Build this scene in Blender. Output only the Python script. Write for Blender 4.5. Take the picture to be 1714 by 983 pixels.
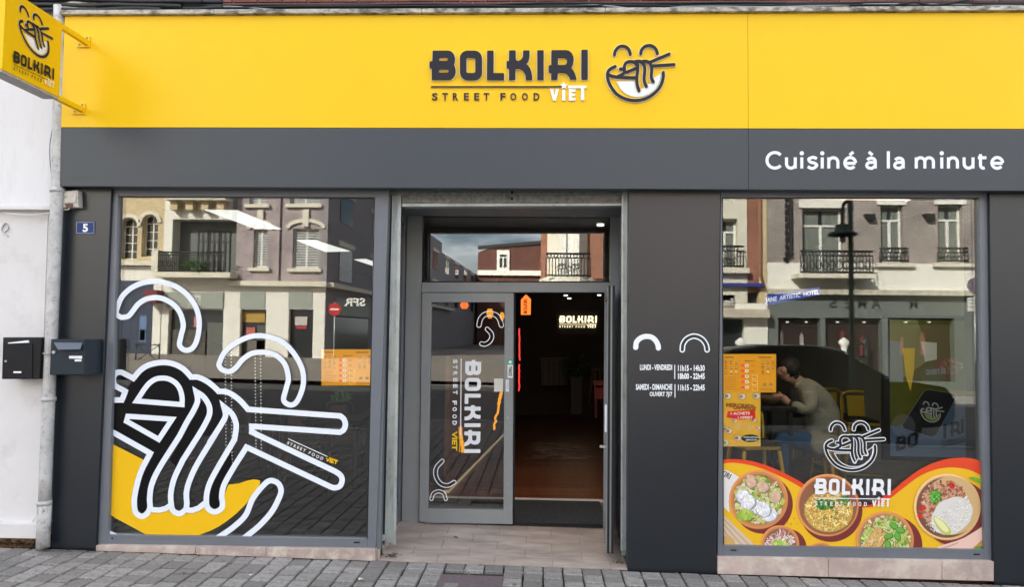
import bpy, bmesh, math, random
from mathutils import Vector, Matrix
from mathutils.geometry import tessellate_polygon
R = math.radians
random.seed(7)
SC = bpy.context.scene
for o in list(bpy.data.objects): bpy.data.objects.remove(o)
COL = SC.collection
# ------------------------------------------------------------------ camera
F = 1250.0
CAM = Vector((0, -5.46, 1.75))
YAW, PITCH, ROLL = R(2.2), R(3.0), R(0.7)
FW = Vector((-math.sin(YAW)*math.cos(PITCH), math.cos(YAW)*math.cos(PITCH), math.sin(PITCH)))
R0 = Vector((math.cos(YAW), math.sin(YAW), 0)); U0 = R0.cross(FW)
IR = R0*math.cos(ROLL)+U0*math.sin(ROLL); IU = -R0*math.sin(ROLL)+U0*math.cos(ROLL)
cam = bpy.data.cameras.new('camera'); co = bpy.data.objects.new('camera', cam); COL.objects.link(co)
cam.sensor_width = 36; cam.lens = 36*F/1714; cam.clip_end = 2000; cam.clip_start = 0.05
m3 = Matrix((IR, IU, -FW)).transposed()
co.matrix_world = Matrix.Translation(CAM) @ m3.to_4x4()
SC.camera = co
SC.render.resolution_x = 1024; SC.render.resolution_y = 588
# ------------------------------------------------------------------ light
EL, AZ = R(31), R(-33)          # low sun behind the shop, from the left
w = bpy.data.worlds.new('World'); SC.world = w; w.use_nodes = True
nt = w.node_tree; bg = nt.nodes['Background']
sky = nt.nodes.new('ShaderNodeTexSky'); sky.sky_type = 'NISHITA'; sky.sun_disc = False
sky.sun_elevation = EL; sky.sun_rotation = AZ; sky.air_density = .9; sky.dust_density = 4.5; sky.ozone_density = .6
tcw = nt.nodes.new('ShaderNodeTexCoord'); mpw = nt.nodes.new('ShaderNodeMapping'); mpw.inputs['Scale'].default_value = (1, 1, 3.2)
nzw = nt.nodes.new('ShaderNodeTexNoise'); nzw.inputs['Scale'].default_value = 2.6; nzw.inputs['Detail'].default_value = 9; nzw.inputs['Roughness'].default_value = .6
mrw = nt.nodes.new('ShaderNodeMapRange'); mrw.inputs[1].default_value = .44; mrw.inputs[2].default_value = .66; mrw.inputs[4].default_value = .8
mxw = nt.nodes.new('ShaderNodeMix'); mxw.data_type = 'RGBA'; mxw.inputs[7].default_value = (15, 15, 15.2, 1)
nt.links.new(tcw.outputs['Generated'], mpw.inputs[0]); nt.links.new(mpw.outputs[0], nzw.inputs['Vector']); nt.links.new(nzw.outputs[0], mrw.inputs[0])
nt.links.new(mrw.outputs[0], mxw.inputs[0]); nt.links.new(sky.outputs[0], mxw.inputs[6]); nt.links.new(mxw.outputs[2], bg.inputs[0]); bg.inputs[1].default_value = 0.07
sun = bpy.data.lights.new('sun', 'SUN'); sun.energy = 3.5; sun.angle = R(0.5); sun.color = (1, .95, .87)
so = bpy.data.objects.new('sun', sun); COL.objects.link(so)
sd = Vector((math.sin(AZ)*math.cos(EL), math.cos(AZ)*math.cos(EL), math.sin(EL)))   # towards the sun
so.rotation_euler = sd.to_track_quat('Z', 'Y').to_euler(); so.location = (0, 0, 30)
vs = SC.view_settings; vs.view_transform = 'Standard'; vs.look = 'None'; vs.gamma = 1; vs.exposure = 2.42
# ------------------------------------------------------------------ mapping helpers
def ray(px, py): return FW*F + IR*(px-857) + IU*(491.5-py)
def P(px, py, Y=0.0):
    d = ray(px, py); return CAM + d*((Y-CAM.y)/d.y)
def PZ(px, py, z):
    d = ray(px, py); return CAM + d*((z-CAM.z)/d.z)
YG = 0.065      # outer face of the window glass
def W(px, py, D, yg=YG):      # a place across the street, seen mirrored in the glass at distance D
    v = P(px, py, D+CAM.y); return Vector((v.x, 2*yg-v.y, v.z))
def gz(x): return 0.075-0.0132*x
def onY(Y): return lambda x, y: P(x, y, Y)
# ------------------------------------------------------------------ materials
MATS = {}
def mat(name, col, rough=0.6, metal=0.0, noise=0.0, scale=8.0, bump=0.0, bscale=40.0, spec=0.5, rnd=0.0,
        dirt=None, dscale=3.0, dth=(.5, .7), emit=None, estr=1.0, stretch=None, rvar=0.0, bdist=0.004):
    if name in MATS: return MATS[name]
    m = bpy.data.materials.new(name); m.use_nodes = True; MATS[name] = m
    n = m.node_tree; b = n.nodes['Principled BSDF']; L = n.links.new
    b.inputs['Roughness'].default_value = rough; b.inputs['Metallic'].default_value = metal
    b.inputs['Specular IOR Level'].default_value = spec
    b.inputs['Base Color'].default_value = (*col, 1)
    tc = n.nodes.new('ShaderNodeTexCoord'); src = tc.outputs['Object']
    if stretch:
        mp = n.nodes.new('ShaderNodeMapping'); mp.inputs['Scale'].default_value = stretch; L(src, mp.inputs[0]); src = mp.outputs[0]
    cur = None
    if noise or rnd:
        hsv = n.nodes.new('ShaderNodeHueSaturation'); hsv.inputs['Color'].default_value = (*col, 1)
        val = None
        if noise:
            t = n.nodes.new('ShaderNodeTexNoise'); t.inputs['Scale'].default_value = scale; t.inputs['Detail'].default_value = 8
            t.inputs['Roughness'].default_value = .65; L(src, t.inputs['Vector'])
            mr = n.nodes.new('ShaderNodeMapRange'); mr.inputs[1].default_value = .3; mr.inputs[2].default_value = .7
            mr.inputs[3].default_value = 1-noise; mr.inputs[4].default_value = 1+noise; L(t.outputs[0], mr.inputs[0]); val = mr.outputs[0]
        if rnd:
            oi = n.nodes.new('ShaderNodeObjectInfo'); mr2 = n.nodes.new('ShaderNodeMapRange')
            mr2.inputs[3].default_value = 1-rnd; mr2.inputs[4].default_value = 1+rnd; L(oi.outputs['Random'], mr2.inputs[0])
            if val:
                mm = n.nodes.new('ShaderNodeMath'); mm.operation = 'MULTIPLY'; L(val, mm.inputs[0]); L(mr2.outputs[0], mm.inputs[1]); val = mm.outputs[0]
            else: val = mr2.outputs[0]
        L(val, hsv.inputs['Value']); cur = hsv.outputs[0]
    if dirt:
        t = n.nodes.new('ShaderNodeTexNoise'); t.inputs['Scale'].default_value = dscale; t.inputs['Detail'].default_value = 10
        t.inputs['Roughness'].default_value = .7; L(src, t.inputs['Vector'])
        mr = n.nodes.new('ShaderNodeMapRange'); mr.inputs[1].default_value = dth[0]; mr.inputs[2].default_value = dth[1]; L(t.outputs[0], mr.inputs[0])
        mx = n.nodes.new('ShaderNodeMix'); mx.data_type = 'RGBA'; L(mr.outputs[0], mx.inputs[0])
        if cur: L(cur, mx.inputs[6])
        else: mx.inputs[6].default_value = (*col, 1)
        mx.inputs[7].default_value = (*dirt, 1); cur = mx.outputs[2]
    if cur: L(cur, b.inputs['Base Color'])
    if rvar:
        t = n.nodes.new('ShaderNodeTexNoise'); t.inputs['Scale'].default_value = scale*1.7; t.inputs['Detail'].default_value = 6; L(src, t.inputs['Vector'])
        mr = n.nodes.new('ShaderNodeMapRange'); mr.inputs[1].default_value = .3; mr.inputs[2].default_value = .7
        mr.inputs[3].default_value = max(0, rough-rvar); mr.inputs[4].default_value = rough+rvar; L(t.outputs[0], mr.inputs[0]); L(mr.outputs[0], b.inputs['Roughness'])
    if bump:
        t = n.nodes.new('ShaderNodeTexNoise'); t.inputs['Scale'].default_value = bscale; t.inputs['Detail'].default_value = 8; L(src, t.inputs['Vector'])
        bp = n.nodes.new('ShaderNodeBump'); bp.inputs['Strength'].default_value = bump; bp.inputs['Distance'].default_value = bdist
        L(t.outputs[0], bp.inputs['Height']); L(bp.outputs[0], b.inputs['Normal'])
    if emit:
        b.inputs['Emission Color'].default_value = (*emit, 1); b.inputs['Emission Strength'].default_value = estr
    return m
def glassmat(name, refl=.14, tint=(.86, .9, .88), rough=0.0, wav=0.0):
    m = bpy.data.materials.new(name); m.use_nodes = True; n = m.node_tree; L = n.links.new
    for x in list(n.nodes): n.nodes.remove(x)
    out = n.nodes.new('ShaderNodeOutputMaterial'); mx = n.nodes.new('ShaderNodeMixShader')
    tr = n.nodes.new('ShaderNodeBsdfTransparent'); tr.inputs[0].default_value = (*tint, 1)
    gl = n.nodes.new('ShaderNodeBsdfGlossy'); gl.inputs['Roughness'].default_value = rough; gl.inputs[0].default_value = (1, 1, 1, 1)
    fr = n.nodes.new('ShaderNodeFresnel'); fr.inputs[0].default_value = 1.5
    ad = n.nodes.new('ShaderNodeMath'); ad.operation = 'ADD'; ad.use_clamp = True; ad.inputs[1].default_value = refl
    L(fr.outputs[0], ad.inputs[0]); L(ad.outputs[0], mx.inputs[0]); L(tr.outputs[0], mx.inputs[1]); L(gl.outputs[0], mx.inputs[2]); L(mx.outputs[0], out.inputs[0])
    if wav:
        tc = n.nodes.new('ShaderNodeTexCoord'); t = n.nodes.new('ShaderNodeTexNoise'); t.inputs['Scale'].default_value = 1.3; t.inputs['Detail'].default_value = 1
        L(tc.outputs['Object'], t.inputs['Vector']); bp = n.nodes.new('ShaderNodeBump'); bp.inputs['Strength'].default_value = wav; bp.inputs['Distance'].default_value = .002
        L(t.outputs[0], bp.inputs['Height']); L(bp.outputs[0], gl.inputs['Normal'])
    MATS[name] = m; return m
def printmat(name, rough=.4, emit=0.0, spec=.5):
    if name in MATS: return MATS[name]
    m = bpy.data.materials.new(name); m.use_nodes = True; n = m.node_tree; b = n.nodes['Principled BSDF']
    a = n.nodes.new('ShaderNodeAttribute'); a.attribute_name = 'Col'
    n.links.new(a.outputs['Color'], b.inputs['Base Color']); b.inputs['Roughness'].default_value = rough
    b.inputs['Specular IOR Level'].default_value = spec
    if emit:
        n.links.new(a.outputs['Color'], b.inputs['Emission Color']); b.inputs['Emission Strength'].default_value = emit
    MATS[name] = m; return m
def brickmat(name, c1, c2, mortar, bw=.215, bh=.065, ms=.012, ax='xz'):
    m = bpy.data.materials.new(name); m.use_nodes = True; n = m.node_tree; b = n.nodes['Principled BSDF']; L = n.links.new
    b.inputs['Roughness'].default_value = .9
    tc = n.nodes.new('ShaderNodeTexCoord'); sp = n.nodes.new('ShaderNodeSeparateXYZ'); cb = n.nodes.new('ShaderNodeCombineXYZ')
    L(tc.outputs['Object'], sp.inputs[0]); ad = n.nodes.new('ShaderNodeMath'); L(sp.outputs[0], ad.inputs[0]); L(sp.outputs[1], ad.inputs[1])
    L(ad.outputs[0], cb.inputs[0]); L(sp.outputs[2], cb.inputs[1])
    br = n.nodes.new('ShaderNodeTexBrick'); L(cb.outputs[0], br.inputs['Vector']); br.inputs['Scale'].default_value = 1
    br.inputs['Brick Width'].default_value = bw; br.inputs['Row Height'].default_value = bh; br.inputs['Mortar Size'].default_value = ms/2
    br.inputs['Color1'].default_value = (*c1, 1); br.inputs['Color2'].default_value = (*c2, 1); br.inputs['Mortar'].default_value = (*mortar, 1)
    t = n.nodes.new('ShaderNodeTexNoise'); t.inputs['Scale'].default_value = 1.2; t.inputs['Detail'].default_value = 8; L(tc.outputs['Object'], t.inputs['Vector'])
    mr = n.nodes.new('ShaderNodeMapRange'); mr.inputs[1].default_value = .3; mr.inputs[2].default_value = .7; mr.inputs[3].default_value = .75; mr.inputs[4].default_value = 1.2; L(t.outputs[0], mr.inputs[0])
    h = n.nodes.new('ShaderNodeHueSaturation'); L(br.outputs[0], h.inputs['Color']); L(mr.outputs[0], h.inputs['Value']); L(h.outputs[0], b.inputs['Base Color'])
    bp = n.nodes.new('ShaderNodeBump'); bp.inputs['Strength'].default_value = .6; bp.inputs['Distance'].default_value = .01; bp.invert = True
    L(br.outputs['Fac'], bp.inputs['Height']); L(bp.outputs[0], b.inputs['Normal'])
    MATS[name] = m; return m
# ------------------------------------------------------------------ object helpers
def rootloc(p):
    v = Vector((0, 0, 0))
    while p: v += p.location; p = p.parent
    return v
def mk(name, vs_, fs_, m, parent=None, kind=None, mi=None, smooth=False, bev=0.0, cols=None):
    off = rootloc(parent)
    me = bpy.data.meshes.new(name); me.from_pydata([Vector(v)-off for v in vs_], [], fs_)
    ms = m if isinstance(m, (list, tuple)) else [m]
    for x in ms: me.materials.append(x)
    if mi: me.polygons.foreach_set('material_index', mi)
    if smooth: me.polygons.foreach_set('use_smooth', [True]*len(me.polygons))
    if cols:
        a = me.color_attributes.new('Col', 'FLOAT_COLOR', 'CORNER'); dat = []
        for p_, c in zip(me.polygons, cols): dat.extend([c[0], c[1], c[2], 1.0]*p_.loop_total)
        a.data.foreach_set('color', dat)
    if bev:
        bm = bmesh.new(); bm.from_mesh(me); bmesh.ops.remove_doubles(bm, verts=bm.verts, dist=1e-6)
        bmesh.ops.recalc_face_normals(bm, faces=bm.faces)
        bmesh.ops.bevel(bm, geom=[e for e in bm.edges if e.calc_face_angle(0) > .5], offset=bev, segments=2, profile=.6, affect='EDGES'); bm.to_mesh(me); bm.free()
    me.update()
    o = bpy.data.objects.new(name, me); COL.objects.link(o)
    if parent: o.parent = parent
    if kind: o['kind'] = kind
    return o
def T(o, label, cat=None, group=None):
    o['label'] = label
    if cat: o['category'] = cat
    if group: o['group'] = group
    return o
def thing(name, loc, label, cat, group=None):
    o = bpy.data.objects.new(name, None); o.empty_display_size = .1; COL.objects.link(o); o.location = loc
    return T(o, label, cat, group)
def dup(o, parent=None, loc=None, label=None, rotz=None):
    c = o.copy(); COL.objects.link(c); c.parent = parent
    if loc is not None: c.location = loc
    if rotz is not None: c.rotation_euler = (0, 0, rotz)
    if label: c['label'] = label
    for ch in list(o.children): dup(ch, c)
    return c
CF = [(0, 3, 2, 1), (4, 5, 6, 7), (0, 1, 5, 4), (1, 2, 6, 5), (2, 3, 7, 6), (3, 0, 4, 7)]
def boxv(x0, x1, y0, y1, z0, z1):
    return [Vector(v) for v in ((x0, y0, z0), (x1, y0, z0), (x1, y1, z0), (x0, y1, z0), (x0, y0, z1), (x1, y0, z1), (x1, y1, z1), (x0, y1, z1))]
def box(name, x0, x1, y0, y1, z0, z1, m, parent=None, bev=0.0, kind=None):
    return mk(name, boxv(x0, x1, y0, y1, z0, z1), CF, m, parent, kind, bev=bev)
def boxes(name, lst, m, parent=None, kind=None, bev=0.0):
    V, Fc = [], []
    for b in lst:
        k = len(V); V += boxv(*b); Fc += [tuple(i+k for i in f) for f in CF]
    return mk(name, V, Fc, m, parent, kind, bev=bev)
def prism(name, pts, Y, depth, m, parent=None, bev=0.0, kind=None):
    """outline given in photo pixels, standing on the real plane y=Y, going back by depth"""
    fr = [P(x, y, Y) for x, y in pts]
    return prismw(name, fr, Vector((0, depth, 0)), m, parent, bev, kind)
def prismw(name, fr, dv, m, parent=None, bev=0.0, kind=None):
    n = len(fr); V = list(fr)+[v+dv for v in fr]
    Fc = [tuple(range(n)), tuple(range(2*n-1, n-1, -1))]+[(i, i+n, (i+1) % n+n, (i+1) % n) for i in range(n)]
    return mk(name, V, Fc, m, parent, kind, bev=bev)
def rect(x0, y0, x1, y1): return [(x0, y0), (x1, y0), (x1, y1), (x0, y1)]
def tube_geo(pts, r, seg=8, close=False):
    pts = [Vector(p) for p in pts]; V, Fc = [], []; n = len(pts)
    up = Vector((0.13, 0.21, 1)).normalized()
    for i, p in enumerate(pts):
        t = (pts[min(i+1, n-1)]-pts[max(i-1, 0)]).normalized()
        a = t.cross(up)
        if a.length < .2: a = t.cross(Vector((1, .1, 0)))
        a.normalize(); b = t.cross(a); rr = r[i] if isinstance(r, (list, tuple)) else r
        for k in range(seg):
            an = 2*math.pi*k/seg; V.append(p+(a*math.cos(an)+b*math.sin(an))*rr)
    for i in range(n-1):
        for k in range(seg):
            q = (k+1) % seg; Fc.append((i*seg+k, i*seg+q, (i+1)*seg+q, (i+1)*seg+k))
    Fc.append(tuple(range(seg-1, -1, -1))); Fc.append(tuple((n-1)*seg+k for k in range(seg)))
    return V, Fc
def tube(name, pts, r, m, parent=None, seg=8, kind=None):
    V, Fc = tube_geo(pts, r, seg); return mk(name, V, Fc, m, parent, kind, smooth=True)
def tubes(name, lst, m, parent=None, seg=6, kind=None):
    V, Fc = [], []
    for pts, r in lst:
        a, b = tube_geo(pts, r, seg); k = len(V); V += a; Fc += [tuple(i+k for i in f) for f in b]
    return mk(name, V, Fc, m, parent, kind, smooth=True)
def cyl(name, c, r, ax, h, m, parent=None, seg=20):
    c = Vector(c); d = Vector(ax).normalized()*h
    a = d.orthogonal().normalized(); b = d.normalized().cross(a)
    V = [c+(a*math.cos(2*math.pi*k/seg)+b*math.sin(2*math.pi*k/seg))*r+d*q for q in (0, 1) for k in range(seg)]
    Fc = [tuple(range(seg-1, -1, -1)), tuple(range(seg, 2*seg))]+[(k, (k+1) % seg, (k+1) % seg+seg, k+seg) for k in range(seg)]
    return mk(name, V, Fc, m, parent, bev=0)
# ------------------------------------------------------------------ 2-D shapes (photo-pixel or local units, y down)
def cat_rom(pts, n=6, closed=False):
    pts = [Vector(p[:2]) for p in pts]; out = []; N = len(pts)
    if N < 3: return pts
    rng = range(N if closed else N-1)
    for i in rng:
        p1, p2 = pts[i], pts[(i+1) % N]
        p0 = pts[i-1] if (closed or i > 0) else p1*2-p2
        p3 = pts[(i+2) % N] if (closed or i+2 < N) else p2*2-p1
        for k in range(n):
            t = k/n
            out.append(.5*((2*p1)+(p2-p0)*t+(2*p0-5*p1+4*p2-p3)*t*t+(3*p1-p0-3*p2+p3)*t**3))
    if not closed: out.append(pts[-1])
    return out
def path(*segs):
    """segs of points, each smoothed on its own; corners stay where segs meet"""
    out = []
    for s in segs:
        q = cat_rom(s, 6) if len(s) > 2 else [Vector(p) for p in s]
        if out and (out[-1]-q[0]).length < .6: q = q[1:]
        out += q
    return out
def ribbon(pts, w, closed=False, cap=True):
    pts = [Vector(p) for p in pts]; q = [pts[0]]
    for p in pts[1:]:
        if (p-q[-1]).length > 1e-4: q.append(p)
    if closed and (q[0]-q[-1]).length < 1e-4: q.pop()
    pts = q; n = len(pts); h = w/2; V, Fc = [], []
    for i, p in enumerate(pts):
        a = pts[i-1] if (i > 0 or closed) else None; b = pts[(i+1) % n] if (i < n-1 or closed) else None
        d1 = (p-a).normalized() if a is not None else (b-p).normalized(); d2 = (b-p).normalized() if b is not None else d1
        t = d1+d2
        if t.length < .05: t = d1
        t.normalize(); nn = Vector((-t.y, t.x)); c = max(.38, nn.dot(Vector((-d1.y, d1.x))))
        V += [p+nn*h/c, p-nn*h/c]
    for i in range(n if closed else n-1):
        j = (i+1) % n; Fc.append((2*i, 2*i+1, 2*j+1, 2*j))
    if cap and not closed:
        for i, j in ((0, 1), (n-1, n-2)):
            d = (pts[i]-pts[j]).normalized(); nn = Vector((-d.y, d.x)); k0 = len(V); k = 7
            arc = [pts[i]+(nn*math.cos(math.pi*s/k)+d*math.sin(math.pi*s/k))*h for s in range(1, k)]
            V += arc; e0, e1 = (2*i, 2*i+1)
            if (V[e0]-(pts[i]+nn*h)).length > (V[e1]-(pts[i]+nn*h)).length: e0, e1 = e1, e0
            Fc.append((e0, *range(k0, k0+k-1), e1))
    return V, Fc
def mstroke(pts, w, closed=False):
    """shapes of a mitred stroke: one ribbon per run between corners, one kite per corner"""
    q = [Vector(pts[0])]
    for p in pts[1:]:
        if (Vector(p)-q[-1]).length > .25: q.append(Vector(p))
    if closed and (q[0]-q[-1]).length < .25: q.pop()
    n = len(q); cor = []
    for i in range(n):
        if not closed and i in (0, n-1): continue
        d1, d2 = (q[i]-q[i-1]).normalized(), (q[(i+1) % n]-q[i]).normalized()
        if d1.dot(d2) < .80: cor.append(i)
    if not cor: return [ribbon(q, w, closed)]
    res = []
    if closed: runs = [(a, b if b > a else b+n) for a, b in zip(cor, cor[1:]+cor[:1])]
    else: st_ = [0]+cor+[n-1]; runs = list(zip(st_, st_[1:]))
    for a, b in runs:
        if b > a: res.append(ribbon([q[i % n] for i in range(a, b+1)], w, cap=False))
    if not closed:
        for e in (0, n-1): res.append(([Vector(v) for v in ell(q[e].x, q[e].y, w/2, w/2, 16)], [tuple(range(16))]))
    h = w/2
    for i in cor:
        p = q[i]; d1, d2 = (p-q[i-1]).normalized(), (q[(i+1) % n]-p).normalized(); s = 1 if d1.x*d2.y-d1.y*d2.x < 0 else -1
        n1, n2 = Vector((-d1.y, d1.x))*h*s, Vector((-d2.y, d2.x))*h*s; m = (n1+n2); m = m.normalized() if m.length > 1e-4 else d1
        L_ = min(h/max(.2, m.dot(n1)/h), w*1.9); res.append(([p, p+n1, p+m*L_, p+n2], [(0, 1, 2, 3)]))
    return res
def tess(outer, holes=()):
    lp = [[Vector((p[0], p[1], 0)) for p in l] for l in [outer]+list(holes)]
    V = [Vector((v.x, v.y)) for l in lp for v in l]
    return V, [tuple(t) for t in tessellate_polygon(lp)]
def rrect(x0, y0, x1, y1, r, n=4):
    o = []
    for cx, cy, a0 in ((x1-r, y0+r, -90), (x1-r, y1-r, 0), (x0+r, y1-r, 90), (x0+r, y0+r, 180)):
        for k in range(n+1):
            a = R(a0+90*k/n); o.append((cx+r*math.cos(a), cy+r*math.sin(a)))
    return o
def ell(cx, cy, rx, ry=None, n=28, rot=0, wob=0):
    ry = ry or rx; o = []
    for k in range(n):
        a = 2*math.pi*k/n; s = 1+random.uniform(-wob, wob); x, y = rx*s*math.cos(a), ry*s*math.sin(a)
        o.append((cx+x*math.cos(rot)-y*math.sin(rot), cy+x*math.sin(rot)+y*math.cos(rot)))
    return o
_fc = {}
def text2d(s, bold=0.0):
    k = (s, bold)
    if k in _fc: return _fc[k]
    c = bpy.data.curves.new('t', 'FONT'); c.body = s; c.resolution_u = 3; c.offset = bold; c.fill_mode = 'FRONT'
    o = bpy.data.objects.new('t', c); COL.objects.link(o); dg = bpy.context.evaluated_depsgraph_get()
    me = bpy.data.meshes.new_from_object(o.evaluated_get(dg))
    V = [Vector((v.co.x, -v.co.y)) for v in me.vertices]; Fc = [tuple(p.vertices) for p in me.polygons]
    bpy.data.objects.remove(o); bpy.data.curves.remove(c); bpy.data.meshes.remove(me)
    x0, x1 = min(v.x for v in V), max(v.x for v in V); y0, y1 = min(v.y for v in V), max(v.y for v in V)
    V = [Vector(((v.x-x0)/(x1-x0), (v.y-y0)/(y1-y0))) for v in V]
    _fc[k] = (V, Fc); return _fc[k]
def textbox(s, x0, y0, x1, y1, bold=.02, rot=0):
    V, Fc = text2d(s, bold); o = []
    for v in V:
        x, y = (x1-x0)*v.x, (y1-y0)*v.y
        o.append(Vector((x0+x*math.cos(rot)-y*math.sin(rot), y0+x*math.sin(rot)+y*math.cos(rot))))
    return o, Fc
def extr(name, VF, M, n, depth, m, parent=None, lift=0.0, side=None):
    """raised letter: 2-D shape mapped by M, front face lifted by depth along n, with side walls"""
    V, Fc = VF; W3 = [M(v.x, v.y)+n*lift for v in V]; N = len(V); VV = W3+[v+n*depth for v in W3]
    ed = {}
    for f in Fc:
        for i in range(len(f)):
            a, b = f[i], f[(i+1) % len(f)]; ed.setdefault((min(a, b), max(a, b)), []).append((a, b))
    FF = [tuple(i+N for i in f) for f in Fc]; mi = [0]*len(FF)
    for k, l in ed.items():
        if len(l) == 1: a, b = l[0]; FF.append((b, a, a+N, b+N)); mi.append(1)
    return mk(name, VV, FF, [m, side or m], parent, mi=mi)
def join2(*vfs):
    V, Fc = [], []
    for a, b in vfs: k = len(V); V += a; Fc += [tuple(i+k for i in f) for f in b]
    return V, Fc
class Print:
    """flat printed artwork: layered thin film pieces, one mesh"""
    def __init__(s, step=.00012): s.V, s.F, s.C, s.Z, s.z, s.step = [], [], [], [], 0.0, step
    def add(s, VF, col, same=False):
        if not same: s.z += s.step
        k = len(s.V); s.V += list(VF[0]); s.Z += [s.z]*len(VF[0]); s.F += [tuple(i+k for i in f) for f in VF[1]]; s.C += [col]*len(VF[1])
    def poly(s, pts, col, holes=(), same=False): s.add(tess(pts, holes), col, same)
    def conv(s, pts, col, same=False): s.add(([Vector(p) for p in pts], [tuple(range(len(pts)))]), col, same)
    def disc(s, x, y, rx, ry=None, col=(1, 1, 1), rot=0, wob=0, n=20, same=False): s.conv(ell(x, y, rx, ry, n, rot, wob), col, same)
    def stroke(s, pts, w_, col, closed=False, cap=True, smooth=False, same=False):
        if smooth: pts = cat_rom(pts, 5, closed)
        s.add(ribbon(pts, w_, closed, cap), col, same)
    def text(s, t, x0, y0, x1, y1, col, bold=.02, rot=0): s.add(textbox(t, x0, y0, x1, y1, bold, rot), col)
    def build(s, name, M, n, m, parent=None, lift=.0004):
        V = [M(v[0], v[1])+n*(lift+z) for v, z in zip(s.V, s.Z)]
        return mk(name, V, s.F, m, parent, cols=s.C)
NY = Vector((0, -1, 0))
def clipy(VF, x0, y0, x1, y1):
    """clip a 2-D shape to a rectangle"""
    V, Fc = VF; oV, oF = [], []
    for f in Fc:
        pl = [Vector(V[i][:2]) if not isinstance(V[i], Vector) else V[i].copy() for i in f]
        for ax, lim, sg in ((0, x0, 1), (0, x1, -1), (1, y0, 1), (1, y1, -1)):
            res = []
            for i in range(len(pl)):
                a, b = pl[i-1], pl[i]; da, db = (a[ax]-lim)*sg, (b[ax]-lim)*sg
                if (da >= 0) != (db >= 0): res.append(a+(b-a)*(da/(da-db)))
                if db >= 0: res.append(b)
            pl = res
            if len(pl) < 3: break
        if len(pl) >= 3: k = len(oV); oV += pl; oF.append(tuple(range(k, k+len(pl))))
    return oV, oF
# ------------------------------------------------------------------ logo geometry, traced on the fascia (photo pixels)
def c6(*p): return [(710+x/9.36, 75+y/9.36) for x, y in p]
def c7(*p): return [(850+x/9.36, 75+y/9.36) for x, y in p]
def c5(*p): return [(1010+x/8.55, 65+y/8.55) for x, y in p]
def outline(VF, w_=1.5):
    V, Fc = VF; ed = {}
    for f in Fc:
        for i in range(len(f)): a, b = f[i], f[(i+1) % len(f)]; ed.setdefault((min(a, b), max(a, b)), []).append((a, b))
    nx = {l[0][0]: l[0][1] for l in ed.values() if len(l) == 1}; out = []
    while nx:
        a = next(iter(nx)); lp = [a]; b = nx.pop(a)
        while b != a and b in nx: lp.append(b); b = nx.pop(b)
        if len(lp) > 2: out.append(ribbon([V[i] for i in lp], w_, closed=True))
    return join2(*out)
LET = {}
LET['B'] = tess(c6((140,105),(385,105),(425,115),(455,140),(478,175),(487,215),(487,250),(480,290),(468,320),(485,350),(495,390),(497,440),(488,480),(468,515),(435,545),(400,558),(125,558),(125,380),(95,375),(90,365),(90,285),(95,275),(130,270),(135,250)),
    [c6(*rrect(240,207,380,265,26)), c6(*rrect(236,392,388,450,26))])
LET['O'] = tess(c6(*rrect(565,105,910,562,120,6)), [c6(*rrect(665,210,805,455,28))])
LET['L'] = tess(c6(*[(990,115),(998,105),(1082,105),(1090,115),(1090,455),(1245,455),(1255,465),(1255,550),(1247,560),(992,560),(985,552)]))
LET['K'] = tess(c7((30,102),(118,102),(125,112),(125,225),(135,255),(155,268),(185,262),(215,240),(235,205),(240,170),(240,110),(248,102),(335,102),(342,112),(342,170),(335,225),(318,275),(290,310),(325,342),(352,385),(372,440),(383,510),(383,552),(375,560),(292,560),(283,552),(278,490),(255,440),(225,405),(190,385),(150,378),(130,386),(122,400),(120,552),(112,560),(28,560),(20,552),(20,380),(-10,375),(-18,366),(-18,280),(-10,270),(20,266),(22,112)))
LET['I'] = tess(c7(*rrect(461,100,562,558,10)))
LET['R'] = tess(c7((690,98),(910,98),(960,110),(1000,145),(1025,195),(1031,250),(1022,310),(990,378),(1025,415),(1052,470),(1075,545),(1068,553),(985,553),(975,545),(955,505),(925,470),(885,448),(830,440),(790,446),(784,460),(778,548),(770,555),(685,555),(678,548),(680,450),(650,442),(638,430),(638,348),(650,335),(680,330),(682,110)),
    [c7((785,208),(880,208),(910,222),(925,250),(925,290),(910,320),(885,330),(785,330))])
LET['J'] = tess(c7(*rrect(1150,92,1250,551,10)))
WORD = ['B', 'O', 'L', 'K', 'I', 'R', 'J']
def seg7(*p): return c7(*p)
STAR = c7(*[(877+(68 if k % 2 == 0 else 28)*math.sin(math.pi*k/5), 645-(68 if k % 2 == 0 else 28)*math.cos(math.pi*k/5)) for k in range(10)])
RULE = tess(c6((110,650),(2190,650),(2190,676),(110,676)))
SF = [('S', c6, 125, 215), ('T', c6, 285, 375), ('R', c6, 450, 535), ('E', c6, 625, 705), ('E', c6, 785, 865), ('T', c6, 935, 1020),
      ('F', c6, 1195, 1275), ('O', c7, 40, 135), ('O', c7, 220, 315), ('D', c7, 403, 497)]
def sfbox(i, bold=.03):
    ch, c, a, b = SF[i]; (x0, y0), (x1, y1) = c((a, 758), (b, 875)); return textbox(ch, x0, y0, x1, y1, bold)
VI = [tess(c7((658,700),(712,700),(732,800),(752,700),(802,700),(752,880),(708,880))), tess(c7((850,712),(900,712),(900,880),(850,880))),
      tess(c7((955,700),(1060,700),(1060,742),(1003,742),(1003,770),(1050,770),(1050,808),(1003,808),(1003,838),(1062,838),(1062,880),(955,880))),
      tess(c7((945,645),(1230,645),(1230,686),(1195,686),(1195,876),(1145,876),(1145,686),(945,686))), tess(STAR)]
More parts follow.
